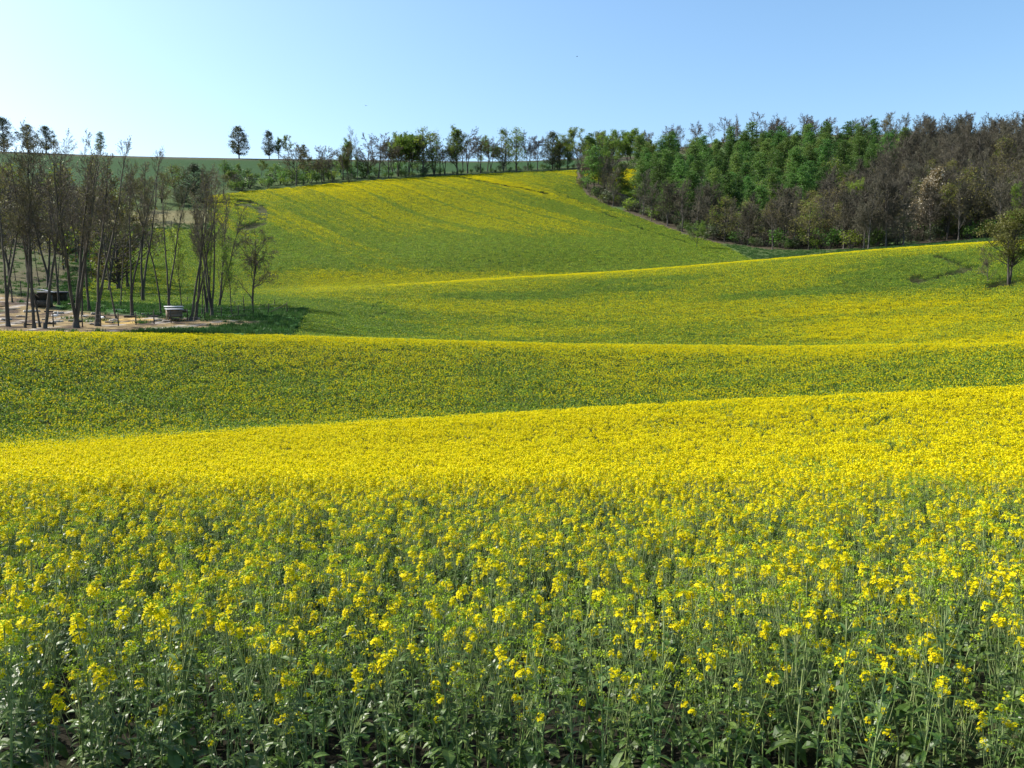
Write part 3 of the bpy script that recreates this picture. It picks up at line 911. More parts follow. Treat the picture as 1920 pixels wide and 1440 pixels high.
for i in range(3):
    T_ = stems(50 + i, 13, .24, 1 + (i == 1), ROUND, .03)
    proto('hedge_bare', T_.meshes(2, None, M['bark_dark'], M['twig_brown'], [(M['leaf_olive'], .22, .25, .24, 3, .3)]))
for i in range(3):
    T_ = stems(60 + i, 14, .24, 1 + (i == 2), ROUND if i else UPRIGHT, .02)
    proto('hedge_leafing', T_.meshes(2, None, M['bark_dark'], M['twig_brown'], [(M['leaf_spring'], .55, .32, .3, 3, .4), (M['leaf_green'], .25, .32, .3, 3, .4)]))
def crowned(seed, H, z0, rad, ncl, per, clump, leaves, size, mt, top=.55, stems_=1):
    """leafy tree: limbs run out to clumps of leaves that fill an uneven egg"""
    g = np.random.default_rng(seed); tr, cr = MB(), MB()
    u = np.linspace(0, 1, 9)
    for k in range(stems_):
        off = (k - (stems_ - 1) / 2) * rad * .5
        path = np.stack([off * u ** .8 + np.sin(u * 4 + seed + k) * .15 * u, np.cos(u * 3 + seed) * .15 * u, u * H * .9 - .2], 1)
        rr = np.linspace(.30, .04, 9) / (1 + .3 * (stems_ - 1)); tr.tubes(path[:-1], path[1:], rr[:-1], rr[1:], 6)
    cz = g.random(ncl) ** .9
    prof = np.sin(np.pi * np.clip(cz * .86 + .12, 0, 1)) ** .6 * np.where(cz < top, 1, 1 - .35 * (cz - top) / (1 - top))
    a = g.random(ncl) * 6.283; r = rad * prof * np.sqrt(g.uniform(.12, 1, ncl)) * (1 + .25 * np.sin(a * 2 + seed) + .15 * np.sin(a * 3 + cz * 9))
    P = np.stack([np.cos(a) * r, np.sin(a) * r, z0 + cz * (H - z0) * .97], 1)
    b = np.stack([np.interp(np.maximum(P[:, 2] - r * .9, z0 * .7), u * H * .9, path[:, k]) for k in range(2)] + [np.maximum(P[:, 2] - r * .9, z0 * .7)], 1)
    mid = (b + P) / 2 + g.normal(size=P.shape) * .2
    tr.tubes(b, mid, np.full(ncl, .09), np.full(ncl, .05), 4); tr.tubes(mid, P, np.full(ncl, .05), np.full(ncl, .02), 4)
    kk = np.repeat(np.arange(ncl), 7); e = P[kk] + g.normal(size=(len(kk), 3)) * clump * 1.1
    cr.tubes(P[kk], e, np.full(len(kk), .022), np.full(len(kk), .014), 3, 0)
    cs = clump * g.uniform(.7, 1.3, ncl)
    n = per * ncl; kk = np.repeat(np.arange(ncl), per)
    Q_ = P[kk] + g.normal(size=(n, 3)) * cs[kk, None] * np.array([1, 1, .7])
    which = np.searchsorted(np.cumsum([w_ for m_, w_ in leaves]), g.random(ncl) * .999)[kk]
    qs = leaf_quads(g, Q_, rand_dirs(g, n, .5), g.uniform(.6, 1.3, n) * size, .7)
    for k in range(len(leaves)): cr.quads(qs[which == k], k + 1)
    return tr.mesh('trunk', [M['bark_dark']], True), cr.mesh('crown', [mt] + [m_ for m_, w_ in leaves])
for i in range(4):
    proto('dense_dark', crowned(70 + i, 15, 2.4, 4.6, 130, 42, .6, [(M['leaf_dark'], 1.0)], .38, M['twig_brown']))
for i in range(3):
    proto('dense_green', crowned(80 + i, 14, 2.6, 3.9, 56, 27, .66, [(M['leaf_green'], .65), (M['leaf_spring'], .35)], .38, M['twig_brown'], stems_=1 + (i == 1)))
for i in range(3):
    proto('olive', crowned(90 + i, 13, 2.2, 4.6, 60, 30, .7, [(M['leaf_olive'], .8), (M['leaf_spring'], .2)], .34, M['twig_olive'], stems_=1 + (i > 0)))
proto('olive_near', crowned(97, 12, 4.9, 3.7, 90, 110, .5, [(M['leaf_olive'], .85), (M['leaf_spring'], .15)], .21, M['twig_olive'], stems_=2))
T_ = stems(96, 13, .2, 1, UPRIGHT, .0)
proto('blossom', T_.meshes(1, None, M['bark_dark'], M['twig_brown'], [(M['leaf_copper'], 1, .35, .3, 2, .4), (M['blossom'], .35, .4, .34, 3, .6)]))
for i in range(4):
    T_ = stems(110 + i, 14, .19, 1 + (i == 3), UPRIGHT if i < 2 else dict(UPRIGHT, ang=[.9, .75, .7], ratio=[.46, .5, .5], up=[.02, .05, .03, .0], shape=lambda f: 1.2 - .75 * f), .0)
    proto('dark_bare', T_.meshes(1, None, M['bark_grey'], M['twig_purple'], None))
for i in range(3):
    T_ = stems(120 + i, 12, .2, 1 + (i == 1), ROUND, .0)
    proto('rim_bare', T_.meshes(2, None, M['bark_dark'], M['twig_brown'], None))

def larch(seed, H):
    g = np.random.default_rng(seed); tr, cr = MB(), MB()
    u = np.linspace(0, 1, 8); path = np.stack([np.sin(u * 3 + seed) * .12, np.cos(u * 2.3 + seed) * .12, u * H - .2], 1)
    rr = np.linspace(.16, .02, 8); tr.tubes(path[:-1], path[1:], rr[:-1], rr[1:], 6)
    P0, P1, LP, LS = [], [], [], []
    n = 78
    for k in range(n):
        f = .26 + .735 * ((k + g.random()) / n) ** .92
        z = f * H
        L_ = (1 - f) ** .5 * H * .19 * g.uniform(.65, 1.2) * min(1, (f - .12) * 4) + .3
        a = g.random() * 6.283; dr = np.array([math.cos(a), math.sin(a), 0])
        b = np.array([np.interp(f, u, path[:, 0]), np.interp(f, u, path[:, 1]), z])
        e = b + dr * L_ + np.array([0, 0, L_ * (.25 - .25 * L_ / 2)])
        P0.append(b); P1.append(e)
        m_ = int(12 + L_ * 20)
        q = g.random((m_, 1)) ** .7
        LP.append(b * (1 - q) + e * q + g.normal(size=(m_, 3)) * np.array([.3, .3, .24]) - np.array([0, 0, .12])); LS.append(g.uniform(.2, .42, m_))
    P0, P1 = np.array(P0), np.array(P1)
    cr.tubes(P0, P1, np.full(len(P0), .03), np.full(len(P0), .01), 3, 0)
    LP, LS = np.concatenate(LP), np.concatenate(LS)
    cr.quads(leaf_quads(g, LP, rand_dirs(g, len(LP), .8), LS, .6), 1)
    return tr.mesh('trunk', [M['bark_grey']], True), cr.mesh('crown', [M['twig_brown'], M['larch']])
for i in range(5): proto('larch', larch(140 + i, 14))

def shrub(seed, mt, ml, n=420, size=.26):
    g = np.random.default_rng(seed); tr, cr = MB(), MB()
    k = 9; a = g.random(k) * 6.283
    e = np.stack([np.cos(a) * g.uniform(.4, 1.1, k), np.sin(a) * g.uniform(.4, 1.1, k), g.uniform(1.3, 2.4, k)], 1)
    tr.tubes(np.stack([e[:, 0] * .1, e[:, 1] * .1, np.full(k, -.2)], 1), e, np.full(k, .05), np.full(k, .012), 4)
    lobes = np.concatenate([e, e * g.uniform(.5, .9, (k, 1)) + g.normal(size=(k, 3)) * .3])
    P = lobes[g.integers(0, len(lobes), n)] + g.normal(size=(n, 3)) * np.array([.36, .36, .34])
    P[:, 2] = np.maximum(P[:, 2], .08)
    kk = 60; b = lobes[g.integers(0, len(lobes), kk)]
    cr.tubes(b - (0, 0, .4), b + g.normal(size=(kk, 3)) * .5 + (0, 0, .3), np.full(kk, .012), np.full(kk, .006), 3, 0)
    cr.quads(leaf_quads(g, P, rand_dirs(g, n, .5), g.uniform(.6, 1.3, n) * size, .65), 1)
    return tr.mesh('trunk', [M['bark_dark']]), cr.mesh('crown', [mt, ml])
for i in range(3): proto('shrub_green', shrub(160 + i, M['twig_brown'], M['leaf_green'], 520))
for i in range(2): proto('shrub_spring', shrub(165 + i, M['twig_brown'], M['leaf_spring'], 420))
for i in range(2): proto('shrub_dark', shrub(168 + i, M['twig_brown'], M['leaf_dark'], 520))
for i in range(2): proto('shrub_brown', shrub(171 + i, M['twig_brown'], M['twig_purple'], 260, .2))

NAMES = dict(larch='larch_tree', sapling='young_tree', shrub_green='shrub', shrub_spring='shrub', shrub_dark='shrub', shrub_brown='shrub',
             blossom='blossoming_tree', dense_dark='leafy_tree', dense_green='leafy_tree', olive='leafing_tree', olive_near='leafing_tree', hedge_leafing='leafing_tree', budding='budding_tree')
def tree(kind, pos, height, label, group=None, rz=None, var=None, wide=1.0, cat='tree'):
    L_ = PROTO[kind]
    (tr, cr), H = L_[int(rng.integers(0, len(L_))) if var is None else var % len(L_)]
    e = empty(NAMES.get(kind, 'bare_tree'), pos, rng.random() * 6.283 if rz is None else rz)
    s = height / H
    e.scale = (s * wide, s * wide, s)
    tag(e, label, cat, group)
    for nm, me in (('trunk', tr), ('crown', cr)):
        link(bpy.data.objects.new(nm, me)).parent = e
    return e
def at_d(x, d, yref=420):
    az = float(az_of(x, yref))
    z = float(ground_z(np.array([az]), np.array([d]))[0])
    X, Y = xy(az, d)
    return Vector((X, Y, z)), az

def put(kind, x, d, ytop, label, group=None, **k):
    """tree standing at photo column x, distance d, as tall as row ytop"""
    p, az = at_d(x, d, ytop)
    h = d * float(t_of(az, ytop)) - p.z
    return tree(kind, p, max(h, 1.0), label, group, **k)

def put_y(kind, x, y, ytop, d0, d1, label, group=None, **k):
    p, d = spot(x, y, d0, d1)
    return put(kind, x, d, ytop, label, group, **k)

# grove in the pen on the left
GR = 'bare trees in and around the pen'
for kind, x, y, yt, rz, lab in [
    ('bare1', -12, 612, 234, .3, 'forked dark tree cut by the left picture edge beside the pen'),
    ('bare7', 4, 567, 300, .8, 'slim dark trunk at the far left, behind the trodden earth'),
    ('bare4', 20, 615, 226, .1, 'thin tall bare tree, first upright stem from the left'),
    ('bare0', 38, 616, 236, 1.2, 'straight tall bare tree close left of the leaning thick one'),
    ('bare7', 51, 614, 262, 2.2, 'very thin bare stem squeezed between two taller left trees'),
    ('bare3', 59, 616, 234, .0, 'thick bare tree leaning right in front of the white-roofed shelter'),
    ('bare6', 119, 614, 240, .0, 'large clump of four stems growing from one dark foot'),
    ('bare0', 148, 583, 262, 2.0, 'dark bare tree right behind the four-stemmed clump'),
    ('bare7', 134, 593, 272, .5, 'slim bare tree hidden partly by the four-stemmed clump'),
    ('bare5', 160, 611, 242, .0, 'forked bare tree leaning right beside the four-stemmed clump'),
    ('bare4', 199, 601, 258, 3.0, 'lone slender straight bare trunk beside the white bird'),
    ('bare1', 231, 592, 283, .0, 'bare tree splitting low into a wide V, middle of pen'),
    ('bare5', 251, 580, 268, .2, 'bare tree with a thick single foot near the back fence'),
    ('bare7', 287, 590, 300, 1.0, 'slim bare tree just left of the Y-shaped tree by the hutch'),
    ('bare1', 304, 599, 305, .1, 'Y-shaped bare tree touching the left side of the hutch'),
    ('sapling', 333, 577, 420, .0, 'small thin young tree behind the hutch roof'),
    ('bare3', 344, 601, 300, .0, 'bare tree leaning right beside the hutch'),
    ('bare8', 354, 600, 318, .0, 'forked bare tree leaning far right beyond the hutch'),
    ('bare2', 377, 589, 335, .6, 'many-stemmed bare tree filling the right end of the grove'),
    ('bare8', 400, 590, 352, .3, 'shorter leaning bare tree at the right end of the grove'),
    ('sapling', 372, 592, 430, 1.0, 'yellow-green young tree left of the thick double trunk'),
    ('bare2', 386, 594, 318, .0, 'thick bare tree with spreading stems near the right pen end'),
    ('sapling', 405, 585, 415, 2.0, 'leaning young tree with yellow-green buds behind the low bench'),
    ('sapling', 429, 590, 450, 3.0, 'short yellow-green young tree over the low bench'),
    ('budding', 465, 592, 422, .0, 'small rounded budding tree at the right end of the pen'),
    ('bare0', 92, 572, 285, .4, 'bare tree in the shade behind the white-roofed shelter'),
    ('bare4', 212, 573, 320, .9, 'thin bare tree on the back fence line left of centre'),
]:
    e = put_y(kind, x, y, yt, 66.5, 112, lab, GR, rz=rz)
    e.rotation_euler[1] = float(rng.normal()) * .035 + .02; e.rotation_euler[0] = float(rng.normal()) * .03

# thicket on the rise behind the pen
TH = 'bare trees in the thicket behind the pen'
for i in range(24):
    x = -60 + 340 * ((i * .618) % 1); d = 112 + 128 * ((i * .37) % 1)
    kind = ['hedge_bare', 'rim_bare', 'bare4', 'bare0', 'hedge_bare', 'olive'][i % 6] if x < 230 else 'hedge_bare'
    yt = float(np.interp(x, [-60, 0, 120, 280], [268, 285, 300, 335])) + float(rng.uniform(-8, 42))
    put(kind, x, d, yt, 'brownish bare tree in the dense thicket behind the pen', TH)

for i in range(9):
    x = -30 + 150 * ((i * .618) % 1); d = 108 + 40 * ((i * .37) % 1)
    put(['hedge_bare', 'bare4', 'rim_bare', 'bare7'][i % 4], x, d, float(rng.uniform(300, 400)), 'brownish bare tree in the dense thicket behind the pen', TH)

# bushes and trees round the upper paddock
for kind, x, d, yt, lab, wide in [
    ('olive', 300, 244, 316, 'olive-green tree at the left end of the upper paddock hedge', 1.2),
    ('olive', 328, 250, 303, 'broad olive tree at the middle of the paddock hedge', 1.3),
    ('dense_dark', 362, 252, 303, 'dark rounded tree above the upper paddock, left of yellow crest', 1.2),
    ('dense_dark', 340, 238, 345, 'low dark bushy tree shading the upper paddock', 1.5),
    ('hedge_bare', 388, 258, 306, 'brown bare tree between dark paddock tree and yellow crest', 1.1),
    ('hedge_bare', 418, 264, 322, 'low brown bare tree over the left tip of the yellow crest', 1.2),
    ('rim_bare', 442, 274, 320, 'brown twiggy tree right of the left crest tip', 1.1),
    ('hedge_bare', 262, 240, 330, 'brown bare tree left of the olive paddock trees', 1.1),
    ('dense_dark', 376, 240, 352, 'dark shrubby tree at the right paddock corner', 1.5),
]:
    put(kind, x, d, yt, lab, 'trees round the upper paddock', wide=wide)

# skyline trees
for kind, x, yt, lab, wide in [
    ('dense_dark', 446, 234, 'lone dense dark tree standing free on the skyline', 1.0),
    ('dense_dark', 503, 242, 'narrow dark skyline tree right of the lone one', .75),
    ('hedge_leafing', 521, 256, 'paler loose tree between narrow dark tree and hedge on skyline', .9),
    ('dense_dark', 569, 270, 'small dark round tree at the right of the skyline group', .9),
    ('hedge_leafing', 541, 253, 'grey-green tall loose tree in the middle of the skyline group', .9),
    ('dense_dark', 3, 216, 'dense dark tree on the skyline cut by left edge', .9),
    ('dense_dark', 50, 231, 'left one of two dark skyline trees side by side', .85),
    ('dense_dark', 84, 233, 'right one of two dark skyline trees side by side', .9),
    ('larch', 187, 246, 'small dark pointed tree on the skyline behind the grove', 1.3),
]:
    put(kind, x, 384, yt, lab, 'trees on the skyline', wide=wide * 1.15)

# tree row on the top edge of the far rape field
row = [
    ('hedge_bare', 553, 264, 'brown-twigged spreading tree at the left end of the crest row'),
    ('hedge_bare', 602, 288, 'low brown orchard-like tree in a gap of the crest row'),
    ('rim_bare', 622, 274, 'thin bare tree right of the low orchard-like one'),
    ('hedge_bare', 642, 270, 'bare tree left of the tall bare poplar-like tree'),
    ('bare4', 656, 237, 'tallest bare poplar-like tree of the crest row'),
    ('bare0', 668, 250, 'bare upright tree just right of the tallest bare one'),
    ('rim_bare', 688, 252, 'bare round-headed tree with twin trunk in the crest row'),
    ('rim_bare', 708, 250, 'bare dense-twigged tree left of the first leafing trees'),
    ('hedge_leafing', 745, 238, 'pale leafing tree, first greenish one from the left in the row'),
    ('hedge_leafing', 766, 238, 'yellow-green leafing tree left of the dense dark green one'),
    ('dense_green', 793, 235, 'dense dark green tree, left of two merged crowns in the row'),
    ('olive', 813, 240, 'olive-yellow dense tree merged with the dark green neighbour'),
    ('rim_bare', 833, 262, 'low bare tree right of the olive-yellow crown'),
    ('hedge_leafing', 857, 234, 'yellow-green tree with an open crown in mid row'),
    ('rim_bare', 876, 239, 'bare dark tree leaning against the open yellow-green one'),
    ('hedge_bare', 901, 252, 'brownish bare tree before the tall green block'),
    ('rim_bare', 920, 258, 'thin bare tree left of the tall green block'),
    ('dense_green', 944, 236, 'left half of the tall green block in the row'),
    ('dense_green', 968, 236, 'right half of the tall green block in the row'),
    ('rim_bare', 990, 246, 'see-through bare tree right of the tall green block'),
    ('rim_bare', 1008, 252, 'slender bare tree between the green block and dark crown'),
    ('dense_dark', 1036, 244, 'dark rounded crown with yellow-green patch in the row'),
    ('hedge_leafing', 1064, 268, 'low bright green tree near the right end of row'),
    ('hedge_leafing', 1086, 239, 'mixed brown and green tree near the wood corner'),
    ('hedge_leafing', 1108, 252, 'grey-green tree last but one before the wood'),
    ('dense_green', 1130, 246, 'green tree where the row joins the wood'),
    ('hedge_leafing', 1155, 240, 'tall pale tree above the wood corner'),
    ('olive', 1050, 262, 'small olive tree squeezed beside the dark rounded crown'),
    ('hedge_bare', 728, 262, 'low bare tree at the foot of pale leafing one'),
    ('hedge_bare', 575, 285, 'brown low tree right of the row end tree'),
]
for i, (kind, x, yt, lab) in enumerate(row):
    d = float(np.interp(x, E_X, E_D)) + 3 + 6 * ((i * .618) % 1)
    put(kind, x, d, yt, lab, 'trees of the crest row', wide=1.3 if kind in ('hedge_leafing', 'hedge_bare', 'rim_bare') else 1.05)

for i in range(13):
    x = 585 + 560 * ((i + .5) / 13) + float(rng.uniform(-8, 8)); d = float(np.interp(x, E_X, E_D)) + 8 + 9 * ((i * .618) % 1)
    put(['rim_bare', 'hedge_leafing', 'rim_bare'][i % 3], x, d, float(rng.uniform(250, 282)), 'lower half-leafed tree filling a gap of the crest row', 'filler trees of the crest row', wide=1.3)

# scrub under the row and on the slope towards the skyline
for i in range(64):
    x = 425 + 760 * ((i + .5) / 64) + float(rng.uniform(-5, 5))
    d = float(np.interp(x, E_X, E_D)) + float(rng.uniform(2, 12))
    kind = ['shrub_green', 'shrub_spring', 'shrub_green', 'shrub_dark'][i % 4]
    p, az = at_d(x, d)
    h = float(rng.uniform(1.5, 3.6)) * (1.5 if x < 640 else 1)
    tree(kind, p, h, 'low green bush at the foot of the crest tree row', 'bushes under the crest row', cat='shrub', wide=1.3)
for i in range(40):
    x = 425 + 380 * ((i * .618) % 1); d = float(np.interp(x, E_X, E_D)) + float(rng.uniform(8, 45))
    p, az = at_d(x, d)
    tree(['dense_green', 'shrub_green', 'hedge_leafing', 'shrub_green'][i % 4], p, float(rng.uniform(3.5, 7)), 'fresh green scrub tree behind the left part of the crest row',
         'scrub behind the crest row', wide=1.25)

# wood on the right
pts = []
def free(X, Y, r):
    for a, b, q in pts:
        if (a - X) ** 2 + (b - Y) ** 2 < (r * .5 + q * .5) ** 2: return False
    return True
LX = [1130, 1160, 1200, 1260, 1350, 1450, 1520, 1600, 1690]
LLOW = [368, 384, 398, 422, 432, 438, 420, 380, 322]
n_l = n_b = n_r = 0; darks = []
for _ in range(9000):
    x = float(rng.uniform(1100, 2010)); d = math.sqrt(float(rng.uniform(176 ** 2, 408 ** 2)))
    az = az_of(x, 380)
    zz = zones(np.array([az]), np.array([d]))
    if zz['fore'][0] < .5: continue
    yg = float(zz['y'][0]); X, Y = xy(float(az), d)
    isl = x < 1690 and yg < np.interp(x, LX, LLOW) and d < (338 if x > 1330 else 316)
    if isl:
        if n_l >= 235 or not free(X, Y, 5.4): continue
        pts.append((X, Y, 5.4)); n_l += 1
        if x < 1215 and yg < 366 and n_l % 5 < 3:
            tree(['hedge_leafing', 'hedge_leafing', 'rim_bare'][n_l % 3], Vector((X, Y, float(zz['t'][0] * d))), float(rng.uniform(11, 15)), 'half-leafed tree on the left top rim of the wood', 'half-leafed trees on the wood rim', wide=1.2)
            continue
        if n_l % 9 == 4:
            tree(['hedge_leafing', 'dense_green', 'rim_bare'][n_l % 3], Vector((X, Y, float(zz['t'][0] * d))), float(rng.uniform(10, 14)), 'broad-crowned half-leafed tree standing among the green conifers', 'broad-crowned trees among the conifers', wide=1.1)
            continue
        tree('larch', Vector((X, Y, float(zz['t'][0] * d))), float(rng.uniform(9.5, 16.5)), 'fresh green soft conifer in the middle of the wood', 'green conifers of the wood', wide=float(rng.uniform(1.15, 1.7)), cat='conifer')
    elif d > 346 or (d > 305 and x < 1420):
        if n_r >= 85 or not free(X, Y, 6.2): continue
        pts.append((X, Y, 6.2)); n_r += 1
        kind = ['rim_bare', 'dark_bare', 'hedge_bare', 'rim_bare', 'bare0'][n_r % 5] if x > 1330 else ['hedge_leafing', 'rim_bare', 'rim_bare', 'hedge_leafing'][n_r % 4]
        lab = 'bare twiggy tree on the top rim of the wood' if x > 1330 else 'half-leafed tree on the left top rim of the wood'
        tree(kind, Vector((X, Y, float(zz['t'][0] * d))), float(rng.uniform(9, 13.5) if x < 1560 else rng.uniform(7.5, 11)), lab, 'bare trees on the wood rim' if x > 1330 else 'half-leafed trees on the wood rim')
    else:
        if n_b >= 290 or not free(X, Y, 4.6): continue
        pts.append((X, Y, 4.6)); n_b += 1
        darks.append((d, X, Y, float(zz['t'][0] * d)))

darks.sort()
for i, (d, X, Y, Zg) in enumerate(darks[:150]):
    if i % 8 == 3:
        tree(['rim_bare', 'hedge_bare'][i % 2], Vector((X, Y, Zg)), float(rng.uniform(10, 13.5)), 'paler brown round-crowned bare tree among the dark ones of the wood', 'paler bare trees of the wood', wide=1.1); continue
    if i % 6 == 4:
        tree('olive', Vector((X, Y, Zg)), float(rng.uniform(8, 12)), 'olive-green budding tree among the dark bare ones of the wood', 'olive trees of the wood'); continue
    tree('dark_bare', Vector((X, Y, Zg)), float(rng.uniform(10, 14.5)), 'dark purple-brown bare tree in the front ranks of the wood', 'dark bare trees in front of the wood', wide=float(rng.uniform(.95, 1.25)))
def joined_tree(pair):
    mb = MB()
    for m_, me in enumerate(pair):
        v = np.empty(len(me.vertices) * 3, np.float32); me.vertices.foreach_get('co', v)
        li = np.empty(len(me.loops), np.int32); me.loops.foreach_get('vertex_index', li)
        mb.raw(v.reshape(-1, 3), li.reshape(-1, 4), m=m_)
    return mb.mesh('wood_tree', [M['bark_grey'], M['twig_purple']])
rest = np.array(darks[150:])
srcs = [bpy.data.objects.new('wood_%02d' % i, joined_tree(pr[0])) for i, pr in enumerate(PROTO['dark_bare'])]
n = len(rest)
o = scatter('far_bare_wood', srcs, rest[:, 1:4], np.stack([np.zeros(n), np.zeros(n), rng.random(n) * 6.283], 1), rng.uniform(.75, 1.05, n), rng.integers(0, 4, n))

for kind, x, d, yt, lab, wide in [
    ('blossom', 1738, 192, 306, 'pinkish tree with a white blossoming top at the wood edge', .95),
    ('olive', 1783, 190, 330, 'slim olive tree left of the broad olive one', .8),
    ('olive', 1822, 192, 299, 'broad olive-green tree right of the blossoming one', 1.0),
    ('olive', 1885, 268, 246, 'tall yellow-olive tree high in the wood near right edge', .8),
    ('hedge_leafing', 1612, 215, 330, 'single bright yellow-green tree amid dark bare ones', .7),
    ('hedge_leafing', 1308, 188, 412, 'small bright green tree at the lower wood edge', .9),
    ('blossom', 1868, 205, 342, 'pale whitish thin tree near the right wood edge', .6),
    ('hedge_leafing', 1915, 190, 340, 'greenish tree at the wood edge by right picture border', .8),
    ('dark_bare', 1092, 268, 300, 'dark reddish tree at the very corner of the wood', .8),
    ('blossom', 1088, 262, 306, 'brown leafy shrubby tree at the wood corner', .7),
    ('dark_bare', 1635, 178, 330, 'bare tree leaning left at the lower wood edge', 1.0),
    ('dark_bare', 1668, 180, 325, 'bare tall tree right of the leaning one at wood edge', .9),
]:
    put(kind, x, d, yt, lab, 'single trees along the wood edge', wide=wide)

# undergrowth along the edge of the wood
k = 0
for x in np.concatenate([np.linspace(1092, 1925, 120), rng.uniform(1180, 1900, 60)]):
    deep = k >= 120; k += 1
    yv = float(np.interp(x, EDGE_X, EDGE_Y)) - float(rng.uniform(14, 40) if deep else rng.uniform(1, 12))
    p, d = spot(float(x), yv, 168, 300)
    kind = ['shrub_brown', 'shrub_green', 'shrub_dark', 'shrub_brown', 'shrub_dark', 'shrub_spring'][int(rng.integers(0, 6))]
    if kind == 'shrub_spring' and rng.random() < .6: kind = 'shrub_dark'
    tree(kind, p, float(rng.uniform(2.0, 5.2)), 'low bush of the undergrowth along the wood edge', 'bushes along the wood edge', cat='shrub', wide=1.25)

# trees in the field at the right border
put_y('olive_near', 1902, 542, 384, 100, 135, 'olive leafing tree with dark forked trunk in the right field', None, rz=.4, wide=1.0)
put_y('budding', 1858, 541, 462, 100, 135, 'thin small tree left of the olive tree in right field', None, rz=2.6, wide=.7)
put_y('shrub_dark', 1912, 543, 522, 100, 135, 'dark bush under the olive tree at the right border', None, cat='shrub')

# ------------------------------------------------------------------ pen: fences, hutch, shelter, logs, birds
def sweep(mb, pts_, r, sides=4, m=0):
    """one connected round bar through the points"""
    P = np.array([list(p) for p in pts_], float); n = len(P)
    tn = unit(np.gradient(P, axis=0))
    a = np.where(np.abs(tn[:, 2:3]) < .9, np.array([[0, 0, 1.0]]), np.array([[1.0, 0, 0]]))
    u = unit(np.cross(tn, a)); v = np.cross(tn, u)
    an = np.arange(sides) * 2 * math.pi / sides
    rr = np.asarray(r) * np.ones(n)
    V = (P[:, None] + (u[:, None] * np.cos(an)[None, :, None] + v[:, None] * np.sin(an)[None, :, None]) * rr[:, None, None]).reshape(-1, 3)
    Q = [(i * sides + j, i * sides + (j + 1) % sides, (i + 1) * sides + (j + 1) % sides, (i + 1) * sides + j) for i in range(n - 1) for j in range(sides)]
    c = len(V)
    V = np.concatenate([V, P[:1], P[-1:]])
    T = [(c, (j + 1) % sides, j) for j in range(sides)] + [(c + 1, (n - 1) * sides + j, (n - 1) * sides + (j + 1) % sides) for j in range(sides)]
    mb.raw(V, Q, T, m)

def fence(pix, d0, d1, hgt, label, wires=3, brace=False, r=.055):
    P = [spot(x, y, d0, d1)[0] for x, y in pix]
    root = empty('wire_fence', P[0])
    tag(root, label, 'fence')
    o = P[0]
    for i, p in enumerate(P):
        mb = MB(); h = hgt * float(rng.uniform(.9, 1.12)); ln = rng.normal(size=2) * .03
        q = p - o
        sweep(mb, [q - Vector((0, 0, .3)), q + Vector((ln[0] * .4, ln[1] * .4, h * .5)), q + Vector((ln[0], ln[1], h))], [r, r, r * .85], 5)
        mb.build('post', M['wood_dark'], root)
    for w_ in range(wires):
        zz = hgt * (.28 + .62 * w_ / max(wires - 1, 1)); mb = MB(); line = []
        for i in range(len(P) - 1):
            a, b = P[i] - o, P[i + 1] - o
            for s in np.linspace(0, 1, 5)[: 4]:
                line.append(a.lerp(b, float(s)) + Vector((0, 0, zz - .12 * float(s * (1 - s)))))
        line.append(P[-1] - o + Vector((0, 0, zz)))
        sweep(mb, line, .006, 3); mb.build('wire', M['wire'], root)
    if brace:
        a, b = P[-1] - o, P[-2] - o
        mb = MB(); sweep(mb, [a + Vector((0, 0, hgt * .9)), b + Vector((0, 0, .1))], .04, 4); mb.build('brace', M['wood_dark'], root)
    return root

fence([(100, 613), (155, 613), (189, 612), (222, 611), (255, 609), (289, 607), (321, 605), (352, 602), (384, 599), (415, 596), (447, 593), (475, 591), (503, 589), (538, 588)], 66.3, 92, 1.15,
      'front wire fence of the pen with dark wooden posts', brace=True)
fence([(40, 556), (95, 556), (130, 560), (183, 563), (209, 565), (236, 567), (264, 570), (318, 577), (352, 580), (400, 584), (440, 587), (458, 588), (516, 588)], 74, 112, 1.6,
      'back wire fence of the pen along the green field')
fence([(205, 429), (226, 430), (250, 431), (276, 430), (300, 427), (322, 424), (345, 419), (366, 412), (386, 404), (394, 396)], 196, 240, 1.3,
      'fence of the upper paddock seen through the grove', wires=2, r=.07)

# hutch
p, d = spot(327, 601, 66.5, 100)
hut = empty('animal_hutch', p, float(-az_of(327)) + .18)
M['hutch_wood'] = rough_mat('hutch_wood', (.13, .10, .07), (.22, .18, .135), 3, .85, (1, 1, 6), .2)
tag(hut, 'small raised grey wooden hutch with a white sheet roof', 'hutch')
W, Dp, B0, B1 = 1.3, 1.0, .34, 1.0
mb = MB(); mb.box((0, 0, (B0 + B1) / 2), (W, Dp, B1 - B0)); mb.build('body', M['hutch_wood'], hut)
mb = MB()
for i in range(5): mb.box((0, -Dp / 2 - .012, B0 + .10 + i * .14), (W + .02, .02, .115))
mb.build('front_boarding', M['hutch_wood'], hut)
for sx in (-1, 1):
    for sy in (-1, 1):
        mb = MB(); mb.box((sx * (W / 2 - .06), sy * (Dp / 2 - .06), B0 / 2 - .08), (.09, .09, B0 + .155)); mb.build('leg', M['hutch_wood'], hut)
mb = MB(); mb.box((-.03, -.34, B1 + .10), (W + .28, .78, .05), tilt=.09); mb.build('roof_sheet', M['roof_white'], hut)
mb = MB(); mb.box((.08, .38, B1 + .32), (W + .38, .72, .06), tilt=.09); mb.build('roof_sheet', M['roof_white'], hut)
mb = MB(); mb.box((.1, .1, B1 + .12), (W + .1, .05, .22)); mb.build('roof_riser', M['wood_dark'], hut)
mb = MB(); mb.box((W / 2 + .25, .1, B1 - .10), (.44, .9, .30)); mb.build('side_box', M['wood_dark'], hut)
mb = MB(); mb.box((.05, -.1, .14), (.7, .3, .16)); mb.build('trough', M['wood_dark'], hut)

